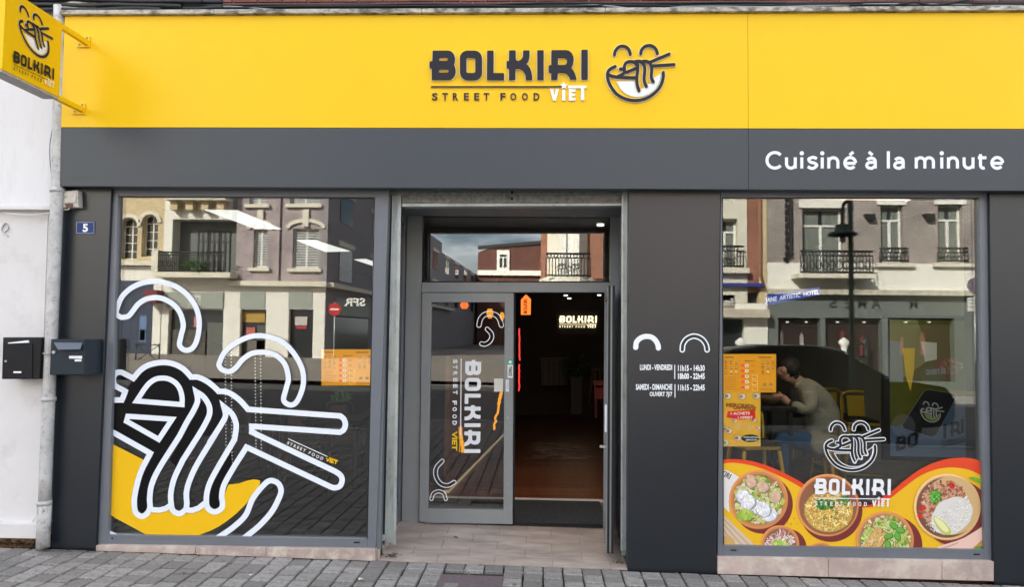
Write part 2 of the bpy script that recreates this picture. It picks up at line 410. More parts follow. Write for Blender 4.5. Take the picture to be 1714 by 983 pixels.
ICON = [c5((155,235),(165,190),(190,150),(225,122),(270,112),(315,122),(350,150),(372,190),(382,230)),
        c5((530,222),(540,175),(565,138),(600,113),(650,103),(695,113),(730,138),(755,175),(767,218)),
        c5((655,345),(935,226)), c5((690,397),(1005,376)),
        c5((165,405),(110,430),(68,470),(55,520),(65,600),(110,700),(190,800),(300,862),(430,889),(560,875),(680,820),(780,730),(830,640),(850,560),(850,490)),
        c5((60,512),(100,535),(160,550),(280,562),(455,565)),
        c5((240,440),(292,440),(296,400),(315,360),(350,338),(395,334),(440,345),(475,385)),
        c5((200,548),(262,520),(292,495),(300,440)), c5((330,487),(475,425)),
        c5((445,335),(478,355),(487,400),(485,470),(474,560),(476,640),(488,700),(506,752)),
        c5((450,335),(510,330),(560,360),(583,410),(586,480),(578,560),(584,630),(610,690)),
        c5((545,335),(600,330),(650,350),(678,395),(686,460),(680,540),(688,590),(708,625))]
MILK = c5((185,615),(440,610),(452,670),(470,720),(500,775),(535,740),(560,705),(610,710),(640,650),(705,645),(725,600),(722,560),(770,535),(815,500),(812,560),(790,640),(740,720),(660,785),(580,822),(500,835),(400,825),(310,785),(240,720))
def icon_strokes(w_=5.2): return [ribbon(cat_rom(s, 5) if len(s) > 2 else s, w_) for s in ICON]
# ------------------------------------------------------------------ palette
M_YEL = mat('yellow_panel', (.88, .55, .006), .36, noise=.035, scale=.9, spec=.24, bump=.12, bscale=1.1, bdist=.02)
M_BAND = mat('slate_band', (.038, .047, .057), .42, noise=.03, scale=1.5, bump=.05, bscale=1.5, bdist=.02)
M_PIL = mat('anthracite_cladding', (.010, .014, .02), .34, noise=.02, scale=3, spec=.5); M_PIL.node_tree.nodes['Principled BSDF'].inputs['IOR'].default_value = 1.58
M_FRAME = mat('grey_lacquered_aluminium', (.145, .158, .18), .4, noise=.05, scale=6, rvar=.06)
M_FRAME2 = mat('grey_door_aluminium', (.25, .265, .27), .42, noise=.05, scale=6, rvar=.06)
M_GASK = mat('black_rubber', (.006, .006, .007), .7)
M_ALU = mat('galvanised_rail', (.42, .46, .45), .38, .35, noise=.18, scale=9, dirt=(.2, .22, .21), dscale=14, dth=(.5, .75), stretch=(1, 1, .4))
M_ALU2 = mat('dull_shutter_metal', (.24, .25, .24), .5, .3, noise=.3, scale=25, dirt=(.08, .085, .08), dscale=40, dth=(.5, .7))
M_BLK = mat('dark_letter_acrylic', (.022, .020, .026), .4, spec=.2)
M_HALO = mat('pale_acrylic_edge', (.86, .80, .58), .4)
M_WHT = mat('white_vinyl', (.82, .86, .9), .45)
M_WACR = mat('white_acrylic', (.88, .88, .8), .35)
M_GLASS = glassmat('window_glass', .045, (.84, .87, .86), wav=.006)
M_GLASSD = glassmat('transom_pane', .09, (.8, .83, .82)); M_GLASST = MATS['transom_pane']; M_GLASSD = glassmat('door_glass', .045, (.8, .83, .82), wav=.006)
M_STONE = mat('pink_marble', (.46, .36, .32), .38, noise=.22, scale=3, dirt=(.62, .55, .46), dscale=5, dth=(.48, .62), rnd=.14, bump=.1, bscale=60, bdist=.001)
M_TILE = mat('beige_stone_tile', (.42, .35, .30), .55, noise=.28, scale=9, dirt=(.25, .21, .18), dscale=6, dth=(.48, .72), rnd=.05, stretch=(.3, 1, 1), bump=.15, bscale=60, bdist=.001)
M_GROUT = mat('grout', (.30, .25, .21), .9)
M_PAVE = mat('concrete_paver', (.235, .222, .208), .85, noise=.45, scale=80, rnd=.3, dirt=(.15, .14, .13), dscale=12, dth=(.48, .72), bump=.6, bscale=150, bdist=.002)
M_JOINT = mat('joint_sand', (.025, .023, .02), 1, noise=.3, scale=30, dirt=(.05, .062, .03), dscale=4, dth=(.52, .62))
M_PLUM = mat('plum_concrete', (.13, .098, .105), .85, noise=.25, scale=60, bump=.5, bscale=140, bdist=.002)
M_MOSS = mat('moss', (.05, .065, .018), 1, noise=.4, scale=60)
M_PLAS = mat('white_render', (.75, .755, .77), .85, noise=.06, scale=1.3, dirt=(.62, .615, .60), dscale=2.6, dth=(.52, .8), stretch=(2.5, 1, .6), bump=.2, bscale=20, bdist=.003)
M_PLAS2 = mat('creamy_white_paint', (.70, .685, .68), .6, noise=.05, scale=2, dirt=(.58, .55, .52), dscale=3.5, dth=(.52, .75), bump=.25, bscale=12, bdist=.004)
M_PIPE = mat('weathered_zinc_pipe', (.5, .5, .49), .55, .1, noise=.2, scale=9, dirt=(.27, .26, .25), dscale=22, dth=(.52, .68), bump=.3, bscale=60)
M_ZINC = mat('weathered_ledge', (.46, .44, .38), .9, noise=.35, scale=30, dirt=(.12, .11, .09), dscale=18, dth=(.46, .6), bump=.7, bscale=60, bdist=.006, stretch=(.5, 1, 1))
M_BRICK = mat('red_brick', (.19, .075, .06), .9, noise=.25, scale=25, rnd=.25, bump=.5, bscale=70)
M_MORT = mat('mortar', (.42, .36, .31), 1, noise=.2, scale=20)
M_CAB = mat('black_cable', (.012, .013, .016), .5)
M_CABG = mat('grey_cable', (.3, .32, .34), .5)
M_SPEC_BRICK = brickmat('plain_brickwork', (.2, .08, .06), (.15, .06, .05), (.3, .26, .22))
M_PRINT = printmat('glossy_print', .3)
M_PRINTM = printmat('matt_print', .55, spec=.15)
PIL_D = .34

# ------------------------------------------------------------------ the ground
def sheet(name, x0, x1, y0, y1, dz, m, nx=2, kind='structure', curve=None):
    V = []; Fc = []
    for j in range(2):
        for i in range(nx+1):
            x = x0+(x1-x0)*i/nx; y = y0+(y1-y0)*j; V.append((x, y, gz(max(-40, min(40, x)))+dz))
    for i in range(nx): Fc.append((i, i+1, nx+2+i, nx+1+i))
    return mk(name, V, Fc, m, None, kind)
ROADZ = -.13
M_ASPH = mat('asphalt', (.06, .06, .06), .9, noise=.3, scale=30, dirt=(.1, .095, .085), dscale=1.5, bump=.4, bscale=120)
M_FAR = mat('pale_far_paving', (.24, .215, .18), .9, noise=.2, scale=4)
M_KERB = mat('granite_kerb', (.28, .28, .27), .8, noise=.25, scale=50, rnd=.1)
sheet('ground', -600, 600, -600, 600, ROADZ-.02, mat('far_ground', (.12, .115, .1), .95, noise=.2, scale=.3), 30)
sheet('road', -60, 60, -17.4, -6.95, ROADZ, M_ASPH, 20)
farpave = sheet('far_pavement', -60, 60, -60, -17.5, 0, M_FAR, 20)
pav = sheet('pavement', -40, 40, -6.82, .05, -.022, M_JOINT, 20)
# kerb stones
kv = []
me = None
for i in range(26):
    x = -13+i*1.0
    v = [Vector(q) for q in boxv(x+.004, x+.996, -6.95, -6.81, -.2, 0)]
    for q in v: q.z += gz(x+.5)
    mk('kerb_stone', v, CF, M_KERB, pav, bev=.006)
boxes('far_kerb', [(-60, 60, -17.5, -17.38, -.3, .0)], M_KERB, farpave)
# pavers: shared block shapes
PW, PH = .1385, .19
PAV = []
def paver_mesh(wx, wy, sd_):
    rnd = random.Random(sd_); h = .04; b = .006; V = []
    j = [rnd.uniform(-.0025, .0025) for _ in range(8)]
    o4 = [(-wx/2+j[0], -wy/2+j[1]), (wx/2+j[2], -wy/2+j[3]), (wx/2+j[4], wy/2+j[5]), (-wx/2+j[6], wy/2+j[7])]
    V += [(x, y, -h) for x, y in o4]+[(x, y, -b) for x, y in o4]+[(x*(1-2*b/wx), y*(1-2*b/wy), rnd.uniform(-.0012, .0012)) for x, y in o4]
    Fc = []
    for k in (0, 4):
        for i in range(4): Fc.append((k+i, k+(i+1) % 4, k+(i+1) % 4+4, k+i+4))
    Fc.append((8, 9, 10, 11)); m = bpy.data.meshes.new('paver'); m.from_pydata(V, [], Fc); m.materials.append(M_PAVE); return m
for k in range(6): PAV.append(paver_mesh(PW-.010-.004*(k%2), PH-.030, k))
HEAD = [paver_mesh(PW-.007, .142, 20+k) for k in range(3)]
SHORT = [paver_mesh(PW-.007, PH*.68-.008, 30+k) for k in range(3)]
cover = (P(745, 961, -.0), P(842, 962, 0), P(838, 992, 0), P(722, 992, 0))
def gpt(px, py, dz=0):
    d = ray(px, py); t = (0.075-0.0132*CAM.x+dz-CAM.z)/(d.z+.0132*d.x); return CAM+d*t
cv = [gpt(745, 962), gpt(843, 963), gpt(838, 1000), gpt(718, 1000)]
cx0, cx1 = cv[3].x*.5+cv[0].x*.5, cv[1].x*.5+cv[2].x*.5; cy1 = cv[0].y; cy0 = cy1-.36
def infloor(x, y): return cx0-PW*.45 < x < cx1+PW*.45 and cy0-PH*.4 < y < cy1+PH*.3
rnd = random.Random(3); npv = 0; far = []
def front(x):      # line where the paving meets the shopfront
    return -.03 if not (-1.15 < x < .64) else -.005
TILT = math.atan(-.0132)
def putp(me_, x, y, sx=1, sy=1):
    global npv
    o = bpy.data.objects.new('paver', me_); COL.objects.link(o); o.parent = pav
    o.location = (x, y, gz(x)+rnd.uniform(-.0025, .0025)); o.rotation_euler = (rnd.uniform(-.008, .008), -TILT+rnd.uniform(-.008, .008), rnd.uniform(-.008, .008)); o.scale = (sx, sy, 1); npv += 1
FV, FFc = [], []
x = -3.98; ci = 0; ENDY = {}
while x < 3.72:
    xc = x+PW/2; y = front(xc)
    if not infloor(xc, y-.07): putp(HEAD[ci % 3], xc, y-.075)
    y -= .15; y -= 0
    first = True; off = [0, .5, .25, .7][ci % 4]
    rows = 0; lim = -.70 if x < -1.4 else -.42
    while y > lim:
        L_ = rnd.choice((.105, .12, .14, .16, .19)); me_ = PAV[(ci*5+rows) % 6]
        if not infloor(xc, y-L_/2): putp(me_, xc, y-L_/2, 1, L_/PH)
        y -= L_; rows += 1
    ENDY[round(x, 3)] = y
    x += PW; ci += 1
# the rest of the pavement: joined, too many to pick apart
yy0 = -.15-.19*3.6
x = -3.98-PW*29; ci = 0
while x < 8:
    y = min((v for k_, v in ENDY.items() if abs(k_-x) < .03), default=-.03)
    while y > -6.6:
        PH = rnd.choice((.11, .13, .155, .18, .2)); k = len(FV); a, b, c, d = x+.005, x+PW-.005, y-PH+.009, y-.009; z = gz(x+PW/2)+rnd.uniform(-.003, .003); e = .005
        FV += [Vector(q) for q in ((a, c, z-.02), (b, c, z-.02), (b, d, z-.02), (a, d, z-.02), (a+e, c+e, z), (b-e, c+e, z), (b-e, d-e, z+.001), (a+e, d-e, z))]
        FFc += [tuple(i+k for i in f) for f in CF[1:]]; y -= PH
    x += PW; ci += 1
mk('paver_field', FV, FFc, M_PAVE, pav, 'stuff')
cov = thing('utility_cover', ((cx0+cx1)/2, (cy0+cy1)/2, gz(0)), 'plum brown concrete cover plate set in the grey paving before the doorway', 'cover plate')
v = boxv(cx0, cx1, cy0, cy1, -.03, 0)
for q in v: q.z += gz(q.x)+.001
mk('plate', v, CF, M_PLUM, cov, bev=.004)
# moss in joints near the left window
def mossline(name, pts, wd, lab):
    V, Fc = [], []
    for a, b in zip(pts, pts[1:]):
        pa, pb = gpt(*a, .0), gpt(*b, .0); n_ = int((pb-pa).length*300)
        for i in range(n_):
            t = rnd.random(); c = pa.lerp(pb, t)+Vector((rnd.gauss(0, wd), rnd.gauss(0, wd), 0)); s = rnd.uniform(.002, .006); k = len(V)
            for j in range(3):
                an = rnd.uniform(0, 6.3); V.append(c+Vector((math.cos(an)*s, math.sin(an)*s, rnd.uniform(-.004, .006))))
            Fc.append((k, k+1, k+2))
    o = mk(name, V, Fc, M_MOSS, None, 'stuff'); T(o, lab, 'moss'); return o
mossline('moss', [(317, 925), (328, 930), (345, 934)], .009, 'tuft of dark green moss between pavers below the left shop window')
mossline('moss', [(395, 938), (385, 945), (372, 953), (350, 962), (300, 960)], .006, 'streak of moss along zigzag paver joints near the pavement edge')
def litter(name, px, py, s, m, lab, cat):
    c = gpt(px, py, .004); V = [c+Vector((math.cos(a)*s*rnd.uniform(.5, 1.2), math.sin(a)*s*rnd.uniform(.5, 1.2), rnd.uniform(0, .008))) for a in [k*1.05 for k in range(6)]]
    o = mk(name, V+[c+Vector((0, 0, .008))], [(i, (i+1) % 6, 6) for i in range(6)], m); T(o, lab, cat)
V, Fc = [], []
for i in range(1500):
    px = rnd.choice((rnd.uniform(150, 640), rnd.uniform(1050, 1700), rnd.uniform(60, 160))); py = 918+(px-88)*.0373 if px < 640 else 957+(px-1050)*.032
    c = gpt(px, py+4+abs(rnd.gauss(0, 1.6)), .002); s = rnd.uniform(.0015, .0045); k = len(V)
    for j in range(3): an = rnd.uniform(0, 6.3); V.append(c+Vector((math.cos(an)*s*1.6, math.sin(an)*s, rnd.uniform(-.001, .003))))
    Fc.append((k, k+1, k+2))
o = mk('grit', V, Fc, mat('dark_grit', (.05, .042, .035), 1), None, 'stuff'); T(o, 'dark grit gathered where the pavers meet the shopfront', 'grit')
V, Fc = [], []
for i in range(46):
    c = gpt(rnd.uniform(0, 1714), rnd.uniform(935, 983), .0035); s = rnd.uniform(.006, .014); k = len(V); V += [c+Vector((math.cos(a)*s*rnd.uniform(.8, 1.2), math.sin(a)*s, 0)) for a in [j*.785 for j in range(8)]]; Fc.append(tuple(range(k, k+8)))
o = mk('gum_spots', V, Fc, mat('old_gum', (.13, .125, .12), .8), None, 'stuff'); T(o, 'flattened old chewing gum spots scattered over the pavers', 'gum')
M_LEAF = mat('dead_leaf', (.11, .06, .03), .8); M_PAPER = mat('scrap_paper', (.6, .58, .52), .8)
litter('paper_scrap', 604, 971, .022, M_PAPER, 'cream scrap of paper lying on the pavers left of the plum plate', 'litter')
litter('paper_scrap', 420, 964, .012, M_PAPER, 'tiny white scrap on the pavers below the left window', 'litter')
# ------------------------------------------------------------------ recess floor
YD = .87
fl = sheet('entrance_floor', -1.16, .66, -.005, YD+1.1, -.02, M_GROUT, 6)
def fz(x, y): return gz(x)+.004+max(0, min(1, (y)/YD))*.055
ty = [0.0, .14, .30, .46, .62, .78, .9]
for r_ in range(6):
    x = -1.155-(r_ % 2)*.2; k = 0
    while x < .65:
        x1 = min(x+.42, .652); xa = max(x, -1.155)
        if x1-xa > .02:
            v = boxv(xa+.0015, x1-.0015, ty[r_]+.0015, ty[r_+1]-.0015, -.01, 0)
            for q in v: q.z += fz(q.x, q.y)+rnd.uniform(0, .0006)
            mk('floor_tile', v, CF, M_TILE, fl)
        x += .42
def leafpile(name, cx, cy, cz, n, sp, lab, mm):
    V, Fc = [], []
    for i in range(n):
        c = Vector((cx+rnd.gauss(0, sp), cy+rnd.gauss(0, sp*.7), cz+abs(rnd.gauss(0, .008)))); s = rnd.uniform(.008, .02); k = len(V)
        for j in range(4):
            an = j*1.57+rnd.uniform(-.4, .4); V.append(c+Vector((math.cos(an)*s, math.sin(an)*s*.6, rnd.uniform(-.006, .01))))
        Fc.append((k, k+1, k+2, k+3))
    o = mk(name, V, Fc, mm, None, 'stuff'); T(o, lab, 'dead leaves')
leafpile('leaf_litter', -1.07, .07, fz(-1.1, .07)+.006, 26, .035, 'small pile of dead leaves under the left shutter rail', M_LEAF)
leafpile('leaf_litter', .60, .1, fz(.6, .1)+.006, 12, .03, 'bits of leaf caught under the right shutter rail', M_LEAF)
leafpile('leaf_litter', P(758, 895, .45).x, .5, fz(-.6, .5)+.004, 3, .02, 'brown leaf lying alone on the beige entrance tiles', M_LEAF)
# ------------------------------------------------------------------ fascia sign
YF = -.10
ZB, ZM, ZT = P(900, 315.5, YF).z, P(900, 214.5, YF).z, P(900, 23.5, YF).z
XL, XR = P(102, 170, YF).x, 5.2
fs = thing('shop_sign', (-.1, YF, ZB), 'long yellow and slate grey fascia sign reading BOLKIRI STREET FOOD VIET above the shop', 'shop sign')
seams = [XL, P(1252, 100, YF).x, XR]
for a, b in zip(seams, seams[1:]):
    box('yellow_panel', a+.001, b-.001, YF, YF+.10, ZM+.0015, ZT, M_YEL, fs, .002)
    box('slate_panel', a+.001, b-.001, YF, YF+.10, ZB, ZM-.0015, M_BAND, fs, .002)
MF = onY(YF)
for k in WORD:
    extr('letter_edge', outline(LET[k], 2.2), MF, NY, .009, M_HALO, fs)
    o = extr('letter', LET[k], MF, NY, .016, M_BLK, fs, lift=.009, side=M_BLK)
extr('rule', RULE, MF, NY, .012, M_BLK, fs, side=M_HALO)
for i in range(10): extr('small_letter', sfbox(i), MF, NY, .012, M_BLK, fs, side=M_HALO)
for q in VI: extr('small_letter', q, MF, NY, .014, M_WACR, fs)
extr('bowl_fill', tess(MILK), MF, NY, .012, M_WHT, fs)
for i, s in enumerate(icon_strokes(7.2)): extr('icon_backing', s, MF, NY, .010+.0003*i, M_HALO, fs)
for i, s in enumerate(icon_strokes(5.0)): extr('icon_stroke', s, MF, NY, .019+.0004*i, M_BLK, fs)
# "Cuisine a la minute" in a geometric monoline face
def q3(x, y): return (1180+x/3.21, 200+y/3.21)
sw = 5.1
def arc(cx, cy, rx, ry, a0, a1, n=14): return [q3(cx+rx*math.cos(R(a0+(a1-a0)*k/n)), cy+ry*math.sin(R(a0+(a1-a0)*k/n))) for k in range(n+1)]
g = []
XH, BL, AS = 205, 261, 172
g.append([arc(375, 219, 42, 42, -42, -318, 20)])
def gu(x0, x1): r = (x1-x0)/2; return [[q3(x0, XH-2)]+arc(x0+r, BL-r, r, r, 180, 0)+[q3(x1, BL-r)], [q3(x1, XH-2), q3(x1, BL+2)]]
def gn(x0, x1): r = (x1-x0)/2; return [[q3(x0, XH-2), q3(x0, BL+2)], arc(x0+r, XH+r, r, r, 180, 360)+[q3(x1, BL+2)]]
def gi(x): return [[q3(x, XH-2), q3(x, BL+2)]]
def ge(cx): r = 29; return [arc(cx, 233, r, r, 0, -320, 20), [q3(cx-r+4, 235), q3(cx+r, 235)]]
def ga(cx): r = 22; return [arc(cx, 207+r-3, r, r-3, 205, 360)+[q3(cx+r, BL+2)], [q3(cx+r, 230)]+[q3(cx-2, 230)]+arc(cx-4, 246, 20, 16, 270, 90, 10)+[q3(cx+5, BL+1), q3(cx+r, 248)]]
def gs(cx): return [cat_rom([q3(cx+23, 210), q3(cx+3, 203), q3(cx-20, 212), q3(cx-12, 228), q3(cx+10, 234), q3(cx+22, 246), q3(cx+8, 260), q3(cx-8, 262), q3(cx-26, 253)], 5)]
gl = [('C', g[0]), ('u', gu(438, 485)), ('i', gi(520)), ('s', gs(578)), ('i', gi(630)), ('n', gn(665, 714)), ('e', ge(780)+[[q3(777, 191), q3(797, 174)]]),
      ('a', ga(893)+[[q3(900, 191), q3(880, 174)]]), ('l', [[q3(985, AS-2), q3(985, BL+2)]]), ('a', ga(1043)),
      ('m', gn(1135, 1181)+[arc(1181+23, XH+23, 23, 23, 180, 360)+[q3(1227, BL+2)]]), ('i', gi(1272)), ('n', gn(1308, 1356)), ('u', gu(1392, 1440)),
      ('t', [[q3(1480, 186)]+[q3(1480, 245)]+arc(1495, 245, 15, 16, 180, 60, 6), [q3(1466, XH), q3(1512, XH)]]), ('e', ge(1570))]
for ch, st in gl:
    vf = join2(*[ribbon(s, sw, cap=False) if (ch != 's') else ribbon(s, sw, cap=False) for s in st])
    # stems thrown together: lift each stroke a hair above the last
    pr = Print(.0002)
    for s in st: pr.stroke(s, sw, (.86, .9, .96), cap=False)
    if ch == 'i':
        x = st[0][0][0]; pr.disc(x, q3(0, 181)[1], 3.6, 3.6, (.86, .9, .96))
    pr.build('letter', MF, NY, M_PRINTM, fs)
# ------------------------------------------------------------------ projecting sign
XS = P(105, 38, -.42).x
def SY(px, Y0=-.25):  # depth on the sign face from the image column
    d = ray(px, 90); t = (XS-CAM.x)/d.x; return CAM.y+d.y*t
def MS(px, py):
    d = ray(px, py); t = (XS-CAM.x)/d.x; return CAM+d*t
a, b, c = MS(105, 38), MS(98, 164), MS(2, 120)
ytop = a.y; yn = MS(6, 60).y; z1, z0 = a.z, b.z; z0 = (b.z+c.z)/2
ps = thing('projecting_sign', (XS-.06, ytop+.1, z0), 'square yellow box sign with noodle bowl logo sticking out over the pavement on two arms', 'projecting sign')
box('sign_box', XS-.12, XS, yn, ytop, z0+.012, z1, M_YEL, ps, .006)
box('bottom_trim', XS-.115, XS-.005, yn+.005, ytop-.005, z0, z0+.0118, mat('pale_trim', (.45, .43, .4), .6, noise=.2, scale=20), ps)
NX = Vector((1, 0, 0))
# logo on its face: traced straight from the photo onto the sign's plane
def c8(*p): return [(x/4.68, y/4.68) for x, y in p]
pr = Print(.0003); ink = (.022, .021, .026)
# affine from fascia logo icon to this face
def aff(src, dst):
    import itertools
    (x0, y0), (x1, y1), (x2, y2) = src; (u0, v0), (u1, v1), (u2, v2) = dst
    D_ = (x1-x0)*(y2-y0)-(x2-x0)*(y1-y0)
    def f(x, y):
        a_ = ((x-x0)*(y2-y0)-(x2-x0)*(y-y0))/D_; b_ = ((x1-x0)*(y-y0)-(x-x0)*(y1-y0))/D_
        return (u0+a_*(u1-u0)+b_*(u2-u0), v0+a_*(v1-v0)+b_*(v2-v0))
    return f
fa = aff([c5((60, 520))[0], c5((1005, 376))[0], c5((430, 889))[0]], c8((150, 195), (405, 300), (282, 425)))
fb = aff([c6((125, 105))[0], c7((1250, 92))[0], c7((1250, 551))[0]], c8((100, 392), (415, 535), (412, 625)))
def mapVF(VF, f): return [Vector(f(v[0], v[1])) for v in VF[0]], VF[1]
halo = (.75, .68, .42)
pr.add(mapVF(tess(MILK), fa), (.85, .88, .9))
for s in icon_strokes(7.5): pr.add(mapVF(s, fa), halo)
for s in icon_strokes(5.4): pr.add(mapVF(s, fa), ink)
for k in WORD: pr.add(mapVF(LET[k], fb), ink)
pr.add(mapVF(RULE, fb), ink)
for i in range(10): pr.add(mapVF(sfbox(i), fb), ink)
for q in VI: pr.add(mapVF(q, fb), (.88, .85, .7))
pr.build('logo', MS, NX, M_PRINTM, ps)
for (sx, sy), (wx_, wy_) in (((106, 52), (147, 72)), ((99, 168), (139, 184))):
    w3 = P(wx_, wy_, YF); yy = ytop-.02
    box('arm', w3.x-.022, w3.x+.012, yy, YF-.012, w3.z-.018, w3.z+.018, M_YEL, ps, .002)
    box('bracket_plate', w3.x-.075, w3.x+.02, YF-.012, YF-.0005, w3.z-.035, w3.z+.05, M_YEL, ps, .002)
    for dx, dz in ((-.055, -.015), (0, .035)): cyl('bolt', (w3.x+dx, YF-.012, w3.z+dz), .007, (0, -1, 0), .006, M_ALU2, ps, 10)
# ------------------------------------------------------------------ building body
M_WALL = mat('inner_wall', (.05, .04, .035), .8)
M_CEIL = mat('inner_ceiling', (.09, .085, .08), .9)
M_FLOOR2 = mat('dark_grey_floor', (.04, .04, .038), .4, noise=.3, scale=3)
M_FLOOR = mat('dark_wood_floor', (.20, .075, .04), .33, noise=.3, scale=3, stretch=(6, .6, 1), rnd=.2)
M_EXT = mat('outer_wall', (.3, .28, .26), .9)
bd = thing('brick_building', (0, 0, 0), 'red brick building whose ground floor holds the yellow fronted restaurant', 'building')
ZBW = ZT+.08
box('upper_wall', -3.9, 20, .014, .4, ZBW+.2, 11.5, M_SPEC_BRICK, bd)
box('mortar_bed', -3.7, 6.0, .025, .4, ZBW-.5, ZBW+.198, M_MORT, bd)
box('rear_mass', -26, 20, 13.2, 14, -1, 11.5, M_EXT, bd)
box('side_mass', 7.0, 20, .05, 13.2, -1, 11.4, M_EXT, bd)
box('roof_slab', -26, 20, .4, 13.2, 11.2, 11.45, M_EXT, bd)
box('upper_floor', -3.9, 7, .41, 13.2, 3.3, 3.5, M_EXT, bd)
box('flank', -3.9, -3.72, .4, 13.2, -1, 11.1, M_EXT, bd)
# bricks of the first courses above the fascia
bz = P(600, 12, .02).z
BH, BW = .062, .193
bm_ = []
for k in range(5):
    v = boxv(-BW/2+.005, BW/2-.005, 0, .02, 0, BH-.008)
    for q in v: q += Vector((rnd.uniform(-.002, .002), rnd.uniform(-.002, .001), rnd.uniform(-.001, .001)))
    m_ = bpy.data.meshes.new('brick'); m_.from_pydata(v, [], CF); m_.materials.append(M_BRICK); bm_.append(m_)
for r_ in range(4):
    x = -3.62+(BW/2 if r_ % 2 else 0)
    while x < 4.6:
        o = bpy.data.objects.new('brick', bm_[rnd.randrange(5)]); COL.objects.link(o); o.parent = bd; o.location = (x, .008, ZBW-.052+r_*BH); x += BW
# weathered ledge over the fascia
led = thing('ledge', (0, -.1, ZT), 'rough grey weathered capping strip along the top of the yellow sign', 'ledge')
x = XL-.02
while x < 5.2:
    L_ = rnd.uniform(1.1, 1.6); v = boxv(x, x+L_-.004, YF-.035, .03, ZT+.002, ZT+.034)
    mk('capping_piece', v, CF, M_ZINC, led, bev=.004); x += L_
# cables
def cable(name, pts, r, m, lab, grp=None):
    ps_ = [P(x, y, Y) for x, y, Y in pts]; q = []
    for i in range(len(ps_)-1):
        p0 = ps_[i-1] if i else ps_[0]; p1, p2 = ps_[i], ps_[i+1]; p3 = ps_[i+2] if i+2 < len(ps_) else p2
        for k in range(6):
            t = k/6; q.append(.5*((2*p1)+(p2-p0)*t+(2*p0-5*p1+4*p2-p3)*t*t+(3*p1-p0-3*p2+p3)*t**3))
    q.append(ps_[-1]); o = tube(name, q, r, m); return T(o, lab, 'cable', grp)
def wavy(y0, y1, x0, x1, amp, n, Y, sd_):
    rr = random.Random(sd_); return [(x0+(x1-x0)*i/n, y0+(y1-y0)*i/n+rr.uniform(-amp, amp), Y) for i in range(n+1)]
gr = 'black cables strung above the shop sign'
for k in range(6):
    cable('power_cable', wavy(15-k*1.1, 9-k*1.3, 40, 1800, 1.8, 16, -.03-.015*(k % 3), 11+k), .011-.002*(k % 3), M_CAB, ['lowest','second lowest','third lowest','third highest','second highest','highest'][k]+' of the long black cables sagging above the yellow sign', gr)
for k in range(9):
    cable('power_cable', wavy(-9+k*3.3, -2+k*2.1, 30, 270+34*(k % 4), 1.6, 7, -.05-.02*(k % 3), 41+k), .017, M_CAB, ['topmost','second','third','fourth','fifth','sixth','seventh','eighth','lowest'][k]+' short black cable from the top in the upper left bundle', 'black cables bundled at the upper left corner')
cable('telephone_cable', [(180, 22, -.07), (205, 9, -.07), (222, 2, -.06), (230, -10, -.06)], .007, M_CABG, 'pale grey cable rising steeply beside the green clamp')
cable('telephone_cable', [(215, 4, -.06), (245, 9, -.06), (300, 17, -.06), (330, 17, -.06), (380, 10, -.06), (520, 19, -.06), (700, 15, -.05)], .005, M_CABG, 'pale grey cable dipping twice over the left half of the sign')
cable('telephone_cable', [(920, 13, -.05), (1000, 8, -.06), (1080, 16, -.06), (1160, 10, -.06), (1300, 11, -.06), (1500, 6, -.06), (1720, 10, -.06)], .006, M_CABG, 'pale grey cable running over the right half of the sign')
cable('telephone_cable', [(1490, 10, -.07), (1530, 3, -.07), (1560, 8, -.07), (1600, 3, -.07), (1640, -6, -.07)], .008, M_CAB, 'black cable looping upward at the right end of the bundle')
gb = thing('green_clamp', P(207, 3, -.07), 'small bright green plastic clamp on the cables above the sign', 'cable clamp')
prism('clamp_body', rect(196, -6, 212, 5), -.085, .03, mat('green_plastic', (.02, .3, .2), .4), gb, .003)
prism('clamp_tab', rect(206, 2, 216, 9), -.08, .02, MATS['green_plastic'], gb, .002)
# ------------------------------------------------------------------ pillars
def pillar(pts, lab, depth=PIL_D):
    t = thing('clad_pillar', P(sum(p[0] for p in pts)/4, max(p[1] for p in pts), 0), lab, 'pillar')
    prism('cladding_panel', pts, 0, depth, M_PIL, t, .004)
    prism('base_trim', [(pts[3][0]+1, pts[3][1]-2), (pts[2][0]-1, pts[2][1]-2), (pts[2][0]-1, pts[2][1]+3), (pts[3][0]+1, pts[3][1]+3)], .006, depth-.02, M_GASK, t)
    return t
pA = pillar([(99, 300), (187, 300), (160, 920), (86, 918)], 'narrow anthracite pillar on the left, behind the dark letterbox and number 5')
pB = pillar([(1053, 300), (1206, 300), (1199, 961), (1050, 957)], 'wide anthracite pillar with white opening hours between the doorway and the right window')
pC = pillar([(1656, 300), (1780, 300), (1795, 984), (1664, 977)], 'anthracite pillar cut by the right edge of the photo')
box('cladding_panel', 3.9, 7.0, .0, .3, -.2, 2.9, M_PIL, pC)
